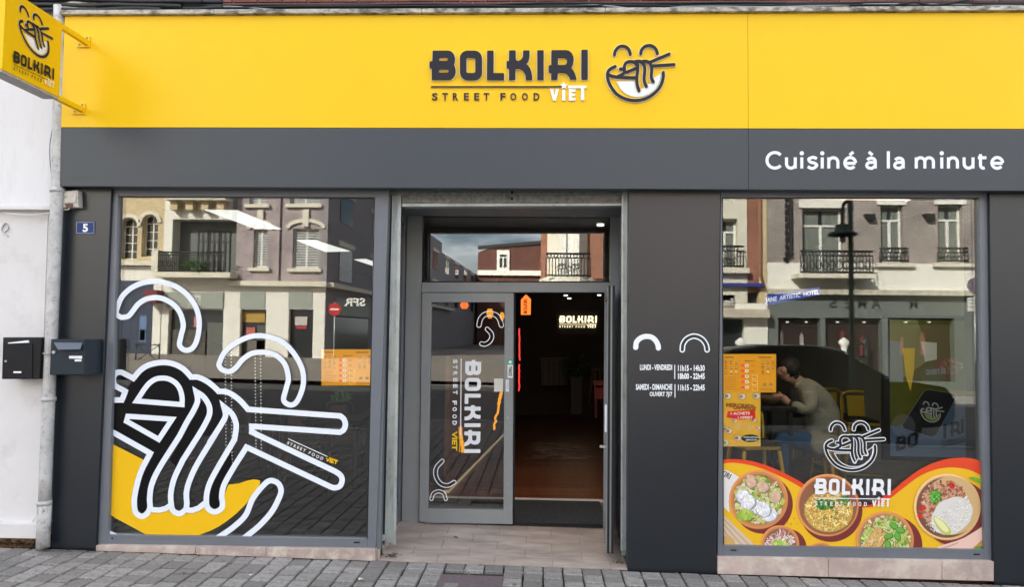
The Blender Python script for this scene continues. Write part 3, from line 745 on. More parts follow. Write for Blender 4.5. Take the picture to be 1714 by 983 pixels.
# opening hours
pr = Print(.0002); WH = (.84, .88, .9)
pr.stroke([(1064, 582), (1065.5, 573), (1071, 567), (1078, 564), (1084, 563.5), (1091, 565), (1097, 570), (1101, 577), (1102, 583)], 8.6, WH, smooth=True)
arcR = [(1142, 586), (1143, 577), (1148, 569), (1155, 564.5), (1162, 563), (1170, 565), (1177, 570), (1182, 578), (1183.5, 586)]
pr.stroke(arcR, 9.4, WH, smooth=True); pr.stroke(arcR, 5.0, (.04, .043, .048), smooth=True)
def hr(s, x0, y0, x1, y1, b=.035): pr.text(s, x0, y0, x1, y1, WH, b)
def z1040(x, y): return (1040+x/4.917, 520+y/4.917)
for s, x0, y0, x1, y1 in (('LUNDI - VENDREDI', 153, 445, 418, 492), ('11h15 - 14h30', 466, 450, 686, 500), ('18h00 - 22h45', 466, 516, 686, 566),
                          ('SAMEDI - DIMANCHE', 119, 606, 419, 655), ('OUVERT 7J/7', 233, 670, 419, 718), ('11h15 - 22h45', 466, 610, 686, 660)):
    a_, b_ = z1040(x0, y0); c_, d_ = z1040(x1, y1); hr(s, a_, b_, c_, d_)
for x, y0, y1 in ((439, 448, 564), (441, 608, 718)):
    a_, b_ = z1040(x, y0); _, d_ = z1040(x, y1); pr.stroke([(a_, b_), (a_, d_)], 1.5, WH, cap=False)
pr.build('opening_hours', onY(0), NY, M_PRINTM, pB)
# ------------------------------------------------------------------ stone sills
def sill(cuts, topy, boty, Y0, lab, dep=.36):
    t = thing('stone_sill', P((cuts[0]+cuts[-1])/2, boty(cuts[0]), Y0), lab, 'stone sill')
    for a_, b_ in zip(cuts, cuts[1:]):
        prism('stone_slab', [(a_+.4, topy(a_)), (b_-.4, topy(b_)), (b_-.4, boty(b_)), (a_+.4, boty(a_))], Y0, dep, M_STONE, t, .003)
    return t
sill([160, 327, 445, 629], lambda x: 914+(x-160)*.0145, lambda x: 923+(x-160)*.0375, -.012, 'low pinkish stone sill under the left shop window')
sill([1201, 1387, 1577, 1664], lambda x: 934+(x-1200)*.0152, lambda x: 962+(x-1201)*.026, -.012, 'pinkish stone sill under the right shop window with the food print')
# ------------------------------------------------------------------ shop windows
def rail(name, pts, Y, dep, m, par, bev=.002): return prism(name, pts, Y, dep, m, par, bev)
YW = .03
def shop_window(o4, g4, lab):
    """o4: outer corners TL TR BR BL in photo pixels, g4: corners of the pane"""
    t = thing('shop_window', P((o4[3][0]+o4[2][0])/2, o4[2][1], YW), lab, 'shop window')
    (a, b, c, d), (e, f, g_, h) = o4, g4
    rail('frame_stile', [a, (e[0], a[1]), (h[0], d[1]-0.0), d], YW, .09, M_FRAME, t)
    rail('frame_stile', [(f[0], b[1]), b, c, (g_[0], c[1])], YW, .09, M_FRAME, t)
    rail('frame_rail', [(e[0], a[1]), (f[0], b[1]), f, e], YW+.002, .086, M_FRAME, t)
    rail('frame_rail', [h, g_, (g_[0], c[1]), (h[0], d[1]+.3)], YW+.002, .086, M_FRAME, t)
    gk = 1.6
    pts = [e, f, g_, h]
    V, Fc = ribbon([Vector(p) for p in pts], 2.6, closed=True)
    extr('gasket', (V, Fc), onY(YG-.006), NY, .006, M_GASK, t)
    prism('glass_pane', [e, f, g_, h], YG, .024, M_GLASS, t)
    return t
LWg = [(198, 328), (628, 330), (615, 903), (180, 896)]
RWg = [(1208.5, 330), (1639, 331), (1648, 921), (1210, 914)]
wl = shop_window([(188, 314), (651, 316), (629, 921), (163, 914)], LWg, 'left shop window carrying a giant white and yellow noodle bowl drawing')
wr = shop_window([(1206.5, 316), (1656, 317), (1661.5, 941), (1201, 934)], RWg, 'right shop window with a food photo band along its bottom and posters at its left')
for px, py in ((188, 902),): cyl('drain_cap', P(px, py, YW), .006, (0, -1, 0), .003, M_GASK, wl, 10)
for par, px, py in ((wl, 597, 909), (wr, 1228, 922), (wr, 1635, 929)):
    prism('drain_cap', rect(px-5, py-1, px+5, py+1), YW-.003, .004, M_GASK, par)
# big noodle bowl on the left pane
def A(*p): return [(170+x/6.554, 580+y/6.554) for x, y in p]
def B(*p): return [(170+x/4.915, 720+y/4.915) for x, y in p]
def C3(*p): return [(380+x/3.642, 640+y/3.642) for x, y in p]
def D4(*p): return [(180+x/3.933, 450+y/3.933) for x, y in p]
pr = Print(.00015); WV = (.80, .85, .92); YV = (.85, .50, .01); BK = (.003, .003, .004)
XC0, XC1, YC0, YC1 = 176, 616, 325, 900.5
def lx(y): return 198-(y-328)*18/568+.8     # left edge of the pane
def ry(x): return 896+(x-180)*7/435-.8      # lower edge of the pane
def clipw(VF):
    V, Fc = VF
    V2 = [Vector((v.x-lx(v.y), v.y)) for v in V]
    V2, Fc = clipy((V2, Fc), 0, 0, 1000, 5000)
    V2 = [Vector((v.x+lx(v.y), v.y)) for v in V2]
    V3 = [Vector((v.x, v.y-ry(v.x))) for v in V2]
    V3, Fc = clipy((V3, Fc), 0, -2000, 2000, 0)
    return [Vector((v.x, v.y+ry(v.x))) for v in V3], Fc
def WS(pts, w_=9.0, closed=False, cap=True):
    for s in mstroke(pts, w_, closed): pr.add(clipw(s), WV)
yel = B((40,95),(72,108),(345,247),(305,350),(275,440),(262,560),(265,670),(300,715),(335,725),(380,705),(400,680),(440,685),(500,680),(560,660),(600,695),(640,705),(690,695),(720,680),(800,660),(850,620),(870,670),(930,697),(990,670),(1005,620),(1005,540),(1045,452),(1130,442),(1200,418),(1250,408))
yel += C3((188,597),(203,603),(200,625),(180,660),(120,740),(60,800),(0,848)) + B((960,800),(900,830),(790,872),(790,900),(380,900),(380,872),(250,800),(120,730),(58,690),(30,675))
pr.add(clipw(tess(yel)), YV)
ob = 2.2
n0 = B((540,0),(480,110),(432,195),(370,310),(320,420),(300,520),(295,640),(335,690),(380,650),(380,540),(420,420),(480,300),(560,180),(650,30),(665,0))
n1 = B((835,5),(740,140),(640,300),(590,450),(588,600),(600,640),(640,670),(680,640),(680,540),(720,410),(790,280),(880,140),(960,20),(980,0))
n2 = B((1060,150),(980,290),(910,410),(885,520),(885,610),(910,640),(945,655),(975,630),(965,570),(1000,440),(1080,310))
body = A((100,600),(225,590),(262,495),(352,352),(420,270),(500,215),(600,185),(700,178),(800,197),(900,250),(985,338),(1042,500),(1055,600),(1010,710),(940,830),(860,983))+B((645,49),(480,300),(404,193),(60,0),(40,-40))
pr.add(clipw(tess(body)), BK)
pr.add(clipw(tess(A((985,338),(1060,340),(1150,380),(1230,440),(1287,496),(1345,665),(1362,760),(1320,850),(1235,985),(1060,983),(1130,870),(1185,750),(1180,650),(1120,555),(1042,500)))), (.006, .006, .007))
for q in (n0, n2): pr.add(clipw(tess(q)), BK)
pr.add(clipw(tess(B((700,0),(610,160),(560,250),(640,330),(740,140),(840,0)))), BK)
pr.add(clipw(tess(A((1095,600),(1140,650),(1155,740),(1110,840),(1040,960),(905,983),(960,860),(1040,740)))), BK)
# outlines
WS(path(A((90,590),(225,590)), A((225,590),(262,495)), A((262,495),(150,435)), A((150,435),(132,385),(135,330),(170,290),(215,285),(250,300)), A((250,300),(352,352)),
    A((352,352),(420,270),(500,215),(600,185),(700,178),(800,197),(900,250),(985,338)), A((985,338),(1060,340),(1150,380),(1230,440),(1287,496)),
    A((1287,496),(1370,500),(1450,540),(1530,605),(1608,693)), [A((1608,693))[0], C3((690,207))[0]], C3((690,207),(712,225),(722,258),(712,290),(690,306)),
    C3((690,306),(152,270)), C3((152,270),(152,305)), C3((152,305),(660,545)), C3((660,545),(692,568),(702,600),(688,635),(655,645),(630,638)), C3((630,638),(120,397)),
    [C3((120,397))[0], B((1100,290))[0]], B((1100,290),(1030,410),(1000,480),(990,550),(997,610),(985,650),(935,676),(885,655),(865,610),(868,520),(900,420),(970,290)),
    B((970,290),(1095,80)), [B((1095,80))[0]]+A((1478,900),(1472,830),(1430,740),(1345,665)), A((1345,665),(1362,760),(1320,850),(1235,985)),
    B((930,49),(790,280),(725,420),(700,520),(703,610),(690,660),(640,690),(590,665),(575,610),(572,520),(600,400),(670,250)),
    [B((670,250))[0], B((797,50))[0]], [B((797,50))[0]]+A((1130,870),(1185,750),(1180,650),(1120,555),(1042,500)), A((1042,500),(1055,600),(1010,710),(940,830),(860,983)),
    B((645,49),(480,310),(415,450),(398,560),(400,640),(375,690),(335,712),(290,690),(273,640),(275,540),(310,390),(345,300)), B((345,300),(404,193)), B((404,193),(60,0))), 9.2)
WS(B((402,645),(430,658),(480,660),(530,648),(565,625)), 9)
WS(B((703,660),(750,662),(800,645),(850,605)), 9)
WS(path(A((390,600),(888,640)), A((888,640),(888,560),(865,470),(820,405),(750,362),(680,349),(600,360),(530,405),(475,470)), A((475,470),(390,600))), 8.6, closed=True)
WS(path([A((295,768))[0], A((780,800))[0]], [A((780,800))[0], B((475,78))[0]], [B((475,78))[0], A((280,822))[0]], [A((280,822))[0], A((295,768))[0]])[:-1], 8.6, closed=True)
WS(cat_rom(D4((65,270),(100,185),(170,122),(270,87),(380,92),(480,133),(560,210),(600,300),(606,390),(590,475),(560,525),(515,537),(478,505),(488,440),(502,370),(480,290),(430,230),(350,193),(270,197),(210,230),(170,280),(140,313),(95,320),(66,300)), 6, True), 8.6, closed=True)
WS(cat_rom(D4((740,620),(775,550),(850,488),(950,446),(1050,446),(1150,480),(1230,560),(1283,660),(1292,750),(1272,830),(1240,885),(1200,897),(1162,865),(1178,790),(1193,720),(1170,630),(1110,570),(1030,550),(950,560),(890,602),(850,650),(810,677),(763,668),(741,645)), 6, True), 8.6, closed=True)
WS(cat_rom(B((930,905),(1010,855),(1100,790),(1190,700),(1278,590))[:4]+C3((160,710),(228,625),(270,600),(315,618),(332,660),(318,710),(275,790),(200,875),(95,960)), 6), 9.2)
pr.add(clipw(tess(B((20,800),(45,815),(155,866),(155,890),(20,890)))), WV)
pr.add(clipw(([Vector(p) for p in C3((377,343),(616,452),(614,456),(375,347))], [(0, 1, 2, 3)])), WV)
ang = math.atan2(100, 218)
x0, y0 = C3((374, 360))[0]; pr.text('S T R E E T   F O O D', x0, y0, x0+66, y0+5.2, (.72, .7, .66), .03, ang)
x0, y0 = C3((606, 460))[0]; pr.text('VIET', x0, y0, x0+21, y0+6.5, YV, .04, ang*.6)
x0, y0 = C3((622, 458))[0]; pr.stroke([(x0, y0), (x0+16, y0+6)], 1.1, YV, cap=False)
pr.build('bowl_drawing', onY(YG), NY, M_PRINTM, wl)
# ------------------------------------------------------------------ food print on the right pane
def E_(*p): return [(1190+x*.2473, 740+y*.2473) for x, y in p]
def F_(*p): return [(1440+x*.2473, 740+y*.2473) for x, y in p]
pr = Print(.0000022); rn = random.Random(5)
RED, YEL, WOOD, WOODI, MAR = (.78, .07, .02), (.86, .50, .018), (.62, .25, .085), (.36, .14, .06), (.20, .035, .03)
def clipr(VF, x0=1209.5, x1=1648.5): 
    V, Fc = clipy(VF, x0, 700, x1, 5000)
    V3 = [Vector((v.x, v.y-(913.2+(v.x-1210)*8/438))) for v in V]
    V3, Fc = clipy((V3, Fc), 0, -2000, 3000, 0)
    return [Vector((v.x, v.y+(913.2+(v.x-1210)*8/438))) for v in V3], Fc
def fp(pts, col): pr.add(clipr(tess(pts)), col)
def fb_(pts, col): pr.add(clipr(([Vector(p) for p in pts], [tuple(range(len(pts)))])), col)
top = cat_rom(E_((70,125),(130,117),(200,120),(300,137),(400,170),(500,215),(600,268),(700,335),(800,390),(900,420),(1000,430),(1090,425))+F_((100,405),(200,345),(300,262),(400,190),(500,142),(600,115),(700,109),(770,118),(860,150)), 5)
bot = cat_rom(E_((70,150),(130,143),(200,148),(300,168),(400,205),(500,250),(600,305),(700,370),(800,420),(900,440),(1000,448),(1090,442))+F_((100,430),(200,385),(300,308),(400,235),(500,192),(600,175),(700,183),(770,205),(860,250)), 5)
fp([tuple(v) for v in top]+[(1652, 930), (1205, 930)], RED)
fp([tuple(v) for v in bot]+[(1652, 930), (1205, 930)], YEL)
wcol = (.80, .78, .76)
fp(E_((70,182),(110,195),(150,215),(205,250),(150,330),(120,400),(125,480),(70,430)), wcol)
fp(E_((70,480),(150,560),(310,712),(70,712)), (.66, .50, .36))
for k in range(9): pr.add(clipr(ribbon([Vector(E_((72, 495+k*16))[0]), Vector(E_((300-k*26, 716))[0])], .7)), (.42, .22, .12) if k % 2 else (.8, .7, .55))
pr.add(clipr(textbox('KIRI', *E_((82, 190))[0], *E_((150, 228))[0], .03, .5)), (.03, .03, .03))
def blobs(cx, cy, rx, ry_, n, cols, s0, s1, asp=1.0, clipf=None):
    for i in range(n):
        a = rn.uniform(0, 6.283); r_ = math.sqrt(rn.random()); x, y = cx+rx*r_*math.cos(a), cy+ry_*r_*math.sin(a)
        if clipf and not clipf(x, y): continue
        s = rn.uniform(s0, s1); c = rn.choice(cols); q = rn.uniform(.8, 1.15)
        fb_(ell(x, y, s, s*rn.uniform(.45, .9)*asp, 8, rn.uniform(0, 3.1), .25), tuple(min(1, v*q) for v in c))
def noodles(cx, cy, rx, ry_, n, cols, w_, clipf=None):
    for i in range(n):
        a = rn.uniform(0, 6.283); r_ = math.sqrt(rn.random())*.86; x, y = cx+rx*r_*math.cos(a), cy+ry_*r_*math.sin(a)
        if clipf and not clipf(x, y): continue
        th = rn.uniform(0, 3.14); L_ = rn.uniform(3, 8); bn = rn.uniform(-2, 2)
        pts = [(x-L_*math.cos(th), y-L_*math.sin(th)), (x-bn*math.sin(th), y+bn*math.cos(th)), (x+L_*math.cos(th), y+L_*math.sin(th))]
        if any(((px-cx)/rx)**2+((py-cy)/ry_)**2 > 1 for px, py in pts): continue
        c = rn.choice(cols); q = rn.uniform(.8, 1.15)
        pr.add(clipr(ribbon(cat_rom(pts, 3), w_*rn.uniform(.7, 1.3), cap=False)), tuple(min(1, v*q) for v in c))
def bowl(cx, cy, r, sh=(9, 8), rim=WOOD, inn=WOODI, k=.9, off=(0, 0)):
    fb_(ell(cx+sh[0], cy+sh[1], r, r, 40), MAR)
    fb_(ell(cx, cy, r, r, 44), rim); fb_(ell(cx-.8, cy-.8, r*.975, r*.975, 44), tuple(min(1, v*1.35) for v in rim))
    fb_(ell(cx+.3, cy+.3, r*.945, r*.945, 44), rim)
    fb_(ell(cx+off[0], cy+off[1], r*k, r*k, 44), inn)
GR = [(.22, .38, .04), (.42, .55, .08), (.55, .62, .18), (.12, .28, .03), (.66, .66, .34), (.72, .68, .42)]
# bowl of dumplings
bx, by = E_((322, 392))[0]; bowl(bx, by, 49.5, (8, 8), WOOD, (.42, .17, .07), .86)
blobs(bx, by, 41, 40, 420, GR[1:]+[(.75, .7, .42)], 1.5, 5); noodles(bx, by, 41, 40, 70, [(.75, .7, .4), (.4, .5, .1)], 1.1)
def dump(pts, c0, n):
    for x, y in E_(*pts):
        fb_(ell(x+1, y+1.3, n*1.05, n*.95, 14, 0, .08), tuple(v*.4 for v in c0)); fb_(ell(x, y, n, n*.86, 16, rn.uniform(0, 3), .10), tuple(v*.86 for v in c0))
        for k in range(16):
            a = k*.39+rn.uniform(-.15, .15); pr.add(clipr(ribbon([Vector((x+n*.25*math.cos(a), y+n*.2*math.sin(a))), Vector((x+n*.85*math.cos(a+.25), y+n*.74*math.sin(a+.25)))], rn.uniform(.6, 1.5), cap=False)), tuple(min(1, v*rn.choice((.68, .8, 1.1, 1.15))) for v in c0))
        for k in range(14): 
            a = rn.uniform(0, 6.28); r_ = n*.8*math.sqrt(rn.random()); q = rn.uniform(.82, 1.16); fb_(ell(x+r_*math.cos(a), y+r_*math.sin(a), n*.26, n*.14, 7, rn.uniform(0, 3), .2), tuple(min(1, v*q) for v in c0))
dump([(220, 370), (310, 440), (395, 495), (250, 410), (355, 460)], (.86, .86, .88), 13)
dump([(270, 270), (350, 305), (435, 372)], (.74, .50, .36), 10.5)
blobs(*E_((230, 495))[0], 14, 8, 60, [(.3, .5, .05), (.5, .62, .12)], 2, 5)
# noodle bowl
bx, by = E_((788, 430))[0]; bowl(bx, by, 52.5, (6, 9), WOOD, (.30, .12, .06), .92, (1, 1))
fb_(ell(bx+2, by+9, 41, 36, 30), (.55, .38, .08))
noodles(bx+2, by+9, 43, 37, 520, [(.85, .70, .22), (.75, .52, .1), (.9, .8, .4), (.42, .24, .05), (.8, .36, .05)], 1.5)
blobs(bx+2, by+4, 34, 26, 90, [(.55, .2, .05), (.62, .3, .1), (.2, .3, .05)], 1, 2.6)
blobs(*E_((770, 425))[0], 17, 8, 110, [(.05, .22, .03), (.1, .32, .05), (.03, .14, .02)], 1.2, 3)
blobs(*E_((900, 400))[0], 9, 7, 50, [(.05, .2, .04), (.1, .3, .06)], 1.2, 3)
# small salad bowl
bx, by = E_((468, 695))[0]; bowl(bx, by, 32, (12, 6), WOOD, (.3, .12, .07), .84)
blobs(bx, by, 25, 25, 130, [(.75, .72, .62), (.5, .16, .18), (.6, .3, .25), (.8, .78, .7)], 1.5, 4); noodles(bx, by, 25, 25, 90, [(.8, .74, .66), (.45, .13, .2), (.7, .5, .4)], 1.2)
blobs(*E_((470, 690))[0], 12, 4, 26, [(.35, .6, .06), (.5, .7, .1)], 2, 4)
bx, by = E_((742, 790))[0]; bowl(bx, by, 27, (4, 3), WOOD, (.4, .2, .08), .86)
blobs(*E_((150, 680))[0], 11, 6, 1, [(.6, .38, .12)], 9, 11)
# spring roll bowl
bx, by = F_((165, 668))[0]; bowl(bx, by, 48.5, (14, 8), WOOD, (.40, .17, .1), .88)
blobs(bx, by, 41, 41, 420, GR, 1.5, 5); noodles(bx, by, 41, 41, 90, [(.75, .72, .45), (.5, .6, .15)], 1.1)
for (x0, y0), (x1, y1) in ((F_((120, 600), (20, 740))), (F_((150, 640), (70, 770)))):
    pr.add(clipr(ribbon([Vector((x0+1.5, y0+1)), Vector((x1+1.5, y1+1))], 13)), (.3, .14, .04)); pr.add(clipr(ribbon([Vector((x0, y0)), Vector((x1, y1))], 12)), (.66, .42, .14))
    for k in range(46):
        t = rn.random(); blx, bly = x0+(x1-x0)*t+rn.gauss(0, 2.5), y0+(y1-y0)*t+rn.gauss(0, 2); fb_(ell(blx, bly, 1.7, 1.1, 7, rn.uniform(0, 3), .2), rn.choice([(.75, .52, .22), (.5, .27, .07), (.8, .62, .34)]))
for x, y, r_ in ((225, 570, .6), (250, 640, 1.2), (190, 640, -.3), (185, 700, 1.4), (270, 600, .2)):
    x, y = F_((x, y))[0]; fb_(ell(x, y, 8.5, 5.5, 16, r_), (.06, .24, .03)); fb_(ell(x-.6, y-.8, 7, 4, 16, r_), (.16, .42, .06))
# rice bowl
bx, by = F_((585, 440))[0]; bowl(bx, by, 56, (15, 10), (.72, .46, .2), (.2, .09, .06), .91, (-.5, 1)); 
fb_(ell(bx+7, by-2, 48, 49, 40), (.66, .44, .2))
dd = Vector((1, -.72)).normalized(); nn_ = Vector((dd.y, -dd.x))
def side(x, y): return (Vector((x-bx, y-by))).dot(Vector((.6, .8)))
blobs(bx-4, by-3, 41, 41, 900, [(.5, .2, .1), (.38, .12, .07), (.62, .33, .2), (.66, .42, .32), (.3, .09, .05)], 1.2, 3.6, 1, lambda x, y: side(x, y) < 3)
fb_(ell(bx+8, by+15, 37, 29, 30, -.65, .03), (.74, .72, .66))
blobs(bx-3, by+3, 42, 42, 1300, [(.80, .78, .72), (.88, .86, .8), (.66, .62, .54), (.84, .82, .78)], .8, 1.9, .8, lambda x, y: side(x, y) > 3 and x < bx+40)
for (x, y), s in ((F_((620, 295))[0], 6), (F_((418, 450))[0], 5.5), (F_((400, 500))[0], 4)): blobs(x, y, s*.7, s*.6, 10, [(.72, .03, .02), (.55, .02, .02)], 2, 3.6)
blobs(*F_((505, 370))[0], 10, 11, 130, [(.08, .42, .04), (.2, .62, .1), (.04, .25, .03)], 1, 2.4)
lw = F_((492,500),(520,510),(570,545),(605,590),(612,615),(590,632),(560,625),(520,585),(495,540))
fp(lw, (.55, .6, .12)); fp([(x*.93+1564*.07+3, y*.93+880*.07-3.2) if False else (x-.4, y-1.3) for x, y in F_((498,512),(520,520),(562,552),(592,592),(596,610),(580,618),(558,608),(525,572),(502,538))], (.82, .82, .42))
fp(F_((845,555),(780,600),(700,648),(640,672),(580,690),(530,705),(485,740),(640,760),(850,760),(850,690)), (.86, .58, .47))
fp(F_((845,640),(760,715),(735,740),(850,745)), (.66, .30, .07)); blobs(*F_((800, 722))[0], 7, 4, 30, [(.06, .25, .04), (.1, .36, .05)], 1, 3)
for k in range(6): fb_(ell(*F_((510+k*26, 735-k*9))[0], 7, 1.3, 8, -.5), (.66, .38, .30))
fp(F_((728,238),(760,236),(800,250),(848,232),(848,275),(800,276),(765,262)), (.16, .45, .04))
for k in range(8): fb_(ell(*E_((rn.uniform(500, 600), rn.uniform(500, 560)))[0], .9, .7, 6), (.3, .2, .05))
# white logo over it
tL = aff([c6((90, 105))[0], c7((1253, 92))[0], c6((110, 676))[0]], [(1362, 801), (1490, 802), (1362, 834.5)])
def q4(x, y): return (1300+x/5.461, 690+y/5.461)
pr2 = Print(.00015); WHT = (.84, .86, .88)
ti = aff([c5((155, 235))[0], c5((1005, 376))[0], c5((430, 889))[0]], [q4(488, 165), q4(975, 248), q4(670, 530)])
for s in icon_strokes(7.9): pr2.add(mapVF(s, ti), WHT)
for s in icon_strokes(4.6): pr2.add(mapVF(s, ti), (.022, .022, .024))
pr2.stroke([ti(*p) for p in MILK], 1.3, WHT, closed=True)
for k in WORD: pr2.add(mapVF(LET[k], tL), WHT)
pr2.add(mapVF(RULE, tL), WHT)
for i in range(10): pr2.add(mapVF(sfbox(i), tL), WHT)
for q in VI: pr2.add(mapVF(q, tL), WHT)
fd = pr.build('food_print', onY(YG), NY, M_PRINT, wr)
pr2.build('white_logo', onY(YG), NY, M_PRINTM, wr, lift=.0004+pr.z+.0006)
pr.z
# ------------------------------------------------------------------ posters (menus)
def menu(name, x0, y0, x1, y1, Y, lab, par_m, sd_):
    rr = random.Random(sd_); p = Print(.00012); 
    X = lambda t: x0+(x1-x0)*t
    Z = lambda t: y0+(y1-y0)*t
    p.conv(rect(x0, y0, x1, y1), (.85, .42, .025))
    dk = (.3, .14, .04)
    for k in range(2): p.conv(rect(X(.05+.63*k), Z(.07), X(.22+.7*k), Z(.10)), dk)
    p.text('MENU', X(.42), Z(.16), X(.6), Z(.20), dk, .03)
    for r_ in range(3):
        for c in range(3):
            for bx0 in (.06, .74):
                if bx0 > .5 and r_ == 2 and c == 2: continue
                x, y = X(bx0+.01+c*.095), Z(.2+r_*.13); s = (x1-x0)*.025
                p.disc(x, y, s, s*.8, rr.choice([(.5, .24, .08), (.62, .5, .3), (.35, .2, .08)]), n=10, wob=.15); p.disc(x, y, s*.6, s*.45, rr.choice([(.2, .3, .05), (.75, .6, .3), (.55, .2, .08)]), n=8)
                p.conv(rect(x-s, y+s*1.4, x+s*1.2, y+s*1.8), dk)
    for k in range(5):
        y = Z(.3+k*.14); p.disc(X(.38), y, (x1-x0)*.035, (x1-x0)*.028, (.72, .08, .03), n=12, wob=.2); p.disc(X(.455), y, (x1-x0)*.035, (x1-x0)*.03, (.75, .66, .5), n=12); p.disc(X(.455), y, (x1-x0)*.018, (x1-x0)*.015, (.3, .2, .1), n=8)
        for q in range(2): p.conv(rect(X(.53), y-1+q*1.6, X(.53+rr.uniform(.06, .1)), y-.4+q*1.6), dk)
    for k in range(3): p.stroke(rect(X(.55), Z(.55+k*.15), X(.65), Z(.65+k*.15)), .35, (.9, .8, .3), closed=True)
    for k in range(6): p.conv(rect(X(.06), Z(.6+k*.06), X(rr.uniform(.2, .32)), Z(.612+k*.06)), dk)
    for k in range(2): p.disc(X(.78+k*.12), Z(.79), (x1-x0)*.035, (x1-x0)*.026, (.25, .17, .07), n=12)
    for k in range(2): p.conv(rect(X(.7), Z(.9+k*.03), X(.94), Z(.91+k*.03)), dk)
    o = p.build(name, onY(Y), NY, par_m, None, lift=0); T(o, lab, 'menu poster'); return o
M_POST = printmat('glowing_paper', .6, emit=.10)  # paper given a glow of its own so the posters look brighter
YP = YG+.03
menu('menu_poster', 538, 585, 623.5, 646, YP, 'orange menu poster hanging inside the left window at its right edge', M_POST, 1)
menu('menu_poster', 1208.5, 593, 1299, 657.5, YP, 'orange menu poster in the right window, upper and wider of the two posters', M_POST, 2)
p = Print(.00012); rr = random.Random(9)
x0, y0, x1, y1 = 1208.5, 657, 1273, 748
p.conv(rect(x0, y0, x1, y1), (.82, .50, .05))
def H(x, y): return (1200+x/5.617, 585+y/5.617)
for x, y, s in ((100, 440, 40), (235, 445, 42), (370, 440, 40), (70, 750, 36), (110, 770, 38), (345, 665, 32), (165, 670, 30), (195, 835, 38), (60, 880, 34), (385, 740, 26)):
    a_, b_ = H(x, y); s /= 5.6
    if a_-s < x0: a_ = x0+s
    if a_+s > x1: a_ = x1-s
    p.disc(a_, b_, s, s*.8, (.42, .2, .1)); p.disc(a_, b_, s*.85, s*.66, (.78, .70, .6)); p.disc(a_-s*.25, b_, s*.45, s*.4, rr.choice([(.4, .2, .08), (.25, .3, .08), (.55, .25, .12)]))
p.text('MERCREDI', *H(85, 503), *H(345, 543), (.34, .13, .03), .06, .06); p.text('LAPHOLIE', *H(155, 530), *H(368, 566), (.34, .13, .03), .06, .04)
p.conv([H(100, 583), H(358, 572), H(360, 655), H(215, 665), H(90, 640)], (.72, .04, .03))
p.text('1 ACHETE', *H(128, 592), *H(308, 618), (.9, .88, .85), .03, -.02); p.text('1 OFFERT', *H(195, 632), *H(335, 658), (.9, .88, .85), .03, -.02)
for k in range(4): p.conv([H(160, 705+k*16), H(330, 700+k*16), H(330, 706+k*16), H(160, 711+k*16)], (.6, .5, .3))
a_, b_ = H(320, 838); p.disc(a_-1.2, b_, 15.2, 6.5, (.02, .03, .03)); p.text('OFFRE SPECIALE', *H(248, 820), *H(398, 836), (.8, .8, .78), .03); p.text('EMPORTER', *H(272, 845), *H(378, 860), (.8, .8, .78), .03)
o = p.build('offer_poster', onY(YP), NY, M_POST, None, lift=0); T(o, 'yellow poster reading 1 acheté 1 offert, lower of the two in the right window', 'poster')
# ------------------------------------------------------------------ doorway: rails, lintel, door frame
dr = thing('shutter_rails', P(850, 930, .2), 'galvanised guide rails and lintel strips lining the doorway for its roller shutter', 'shutter rail')
prism('guide_rail', [(656, 321), (669, 321), (660, 911), (643, 908)], .14, .05, M_ALU, dr, .003)
prism('guide_lip', [(665.5, 321), (671.5, 321), (662.5, 913), (657, 912)], .125, .015, M_ALU, dr, .002)
prism('guide_lip', [(655, 321), (658.5, 321), (646, 908), (642.5, 906)], .125, .015, M_ALU, dr, .002)
prism('guide_groove', [(650, 318), (656.5, 320), (643.5, 908), (632, 915)], .12, .02, M_GASK, dr)
prism('guide_rail', [(1042, 318), (1053.5, 318), (1050.5, 922), (1040.5, 922)], .10, .05, M_ALU, dr, .003)
prism('guide_lip', [(1040.5, 326), (1044, 326), (1042.5, 923), (1039, 923)], .085, .015, M_ALU, dr, .002)
prism('rail_foot', rect(1041, 922, 1049, 931), .10, .03, M_ALU2, dr)
prism('lintel_strip', [(652, 317), (1046, 317), (1046, 325.5), (654, 325.5)], .11, .08, M_ALU2, dr, .003)
prism('lintel_strip', [(672, 326), (1042, 326), (1042, 339.5), (674, 340.5)], .13, .12, M_ALU2, dr, .003)
prism('lintel_lip', [(672, 340.5), (1041, 339.8), (1041, 344.5), (673, 346)], .115, .1, M_ALU, dr, .003)
for y in (322, 332.5): cyl('bolt', P(857, y, .11 if y < 325 else .13), .011, (0, -1, 0), .006, M_GASK, dr, 12)
box('soffit', -1.16, .66, .24, YD, 2.74, 2.80, M_FRAME, dr)
cyl('round_lock', P(641, 900, .12), .022, (0, -1, 0), .03, M_ALU, dr, 16)
# side returns of the doorway
rt = thing('return_window', (-1.16, .45, .1), 'narrow glazed side wall joining the left shop window to the doorway', 'side window')
box('frame_stile', -1.19, -1.15, .045, .118, .08, 2.8, M_FRAME, rt, .003)
box('frame_stile', -1.185, -1.155, .20, .27, .16, 2.8, M_FRAME, rt, .003)
box('frame_stile', -1.185, -1.155, .79, YD-.001, .16, 2.8, M_FRAME, rt, .003)
box('frame_rail', -1.185, -1.155, .271, .789, .16, .30, M_FRAME, rt, .003)
box('frame_rail', -1.185, -1.155, .271, .789, 2.66, 2.8, M_FRAME, rt, .003)
box('glass_pane', -1.178, -1.168, .27, .79, .30, 2.66, M_GLASSD, rt)
box('stone_slab', -1.2, -1.15, .02, YD, .02, .158, M_STONE, rt, .003)
rr_ = thing('return_panel', (.68, .5, .1), 'grey metal side wall of the doorway beside the wide anthracite pillar', 'side panel')
box('panel', .655, .70, .345, YD+.05, .0, 2.8, M_FRAME, rr_, .002)
box('handle_plate', .63, .66, .30, .34, 1.13, 1.24, M_FRAME, rr_, .003)
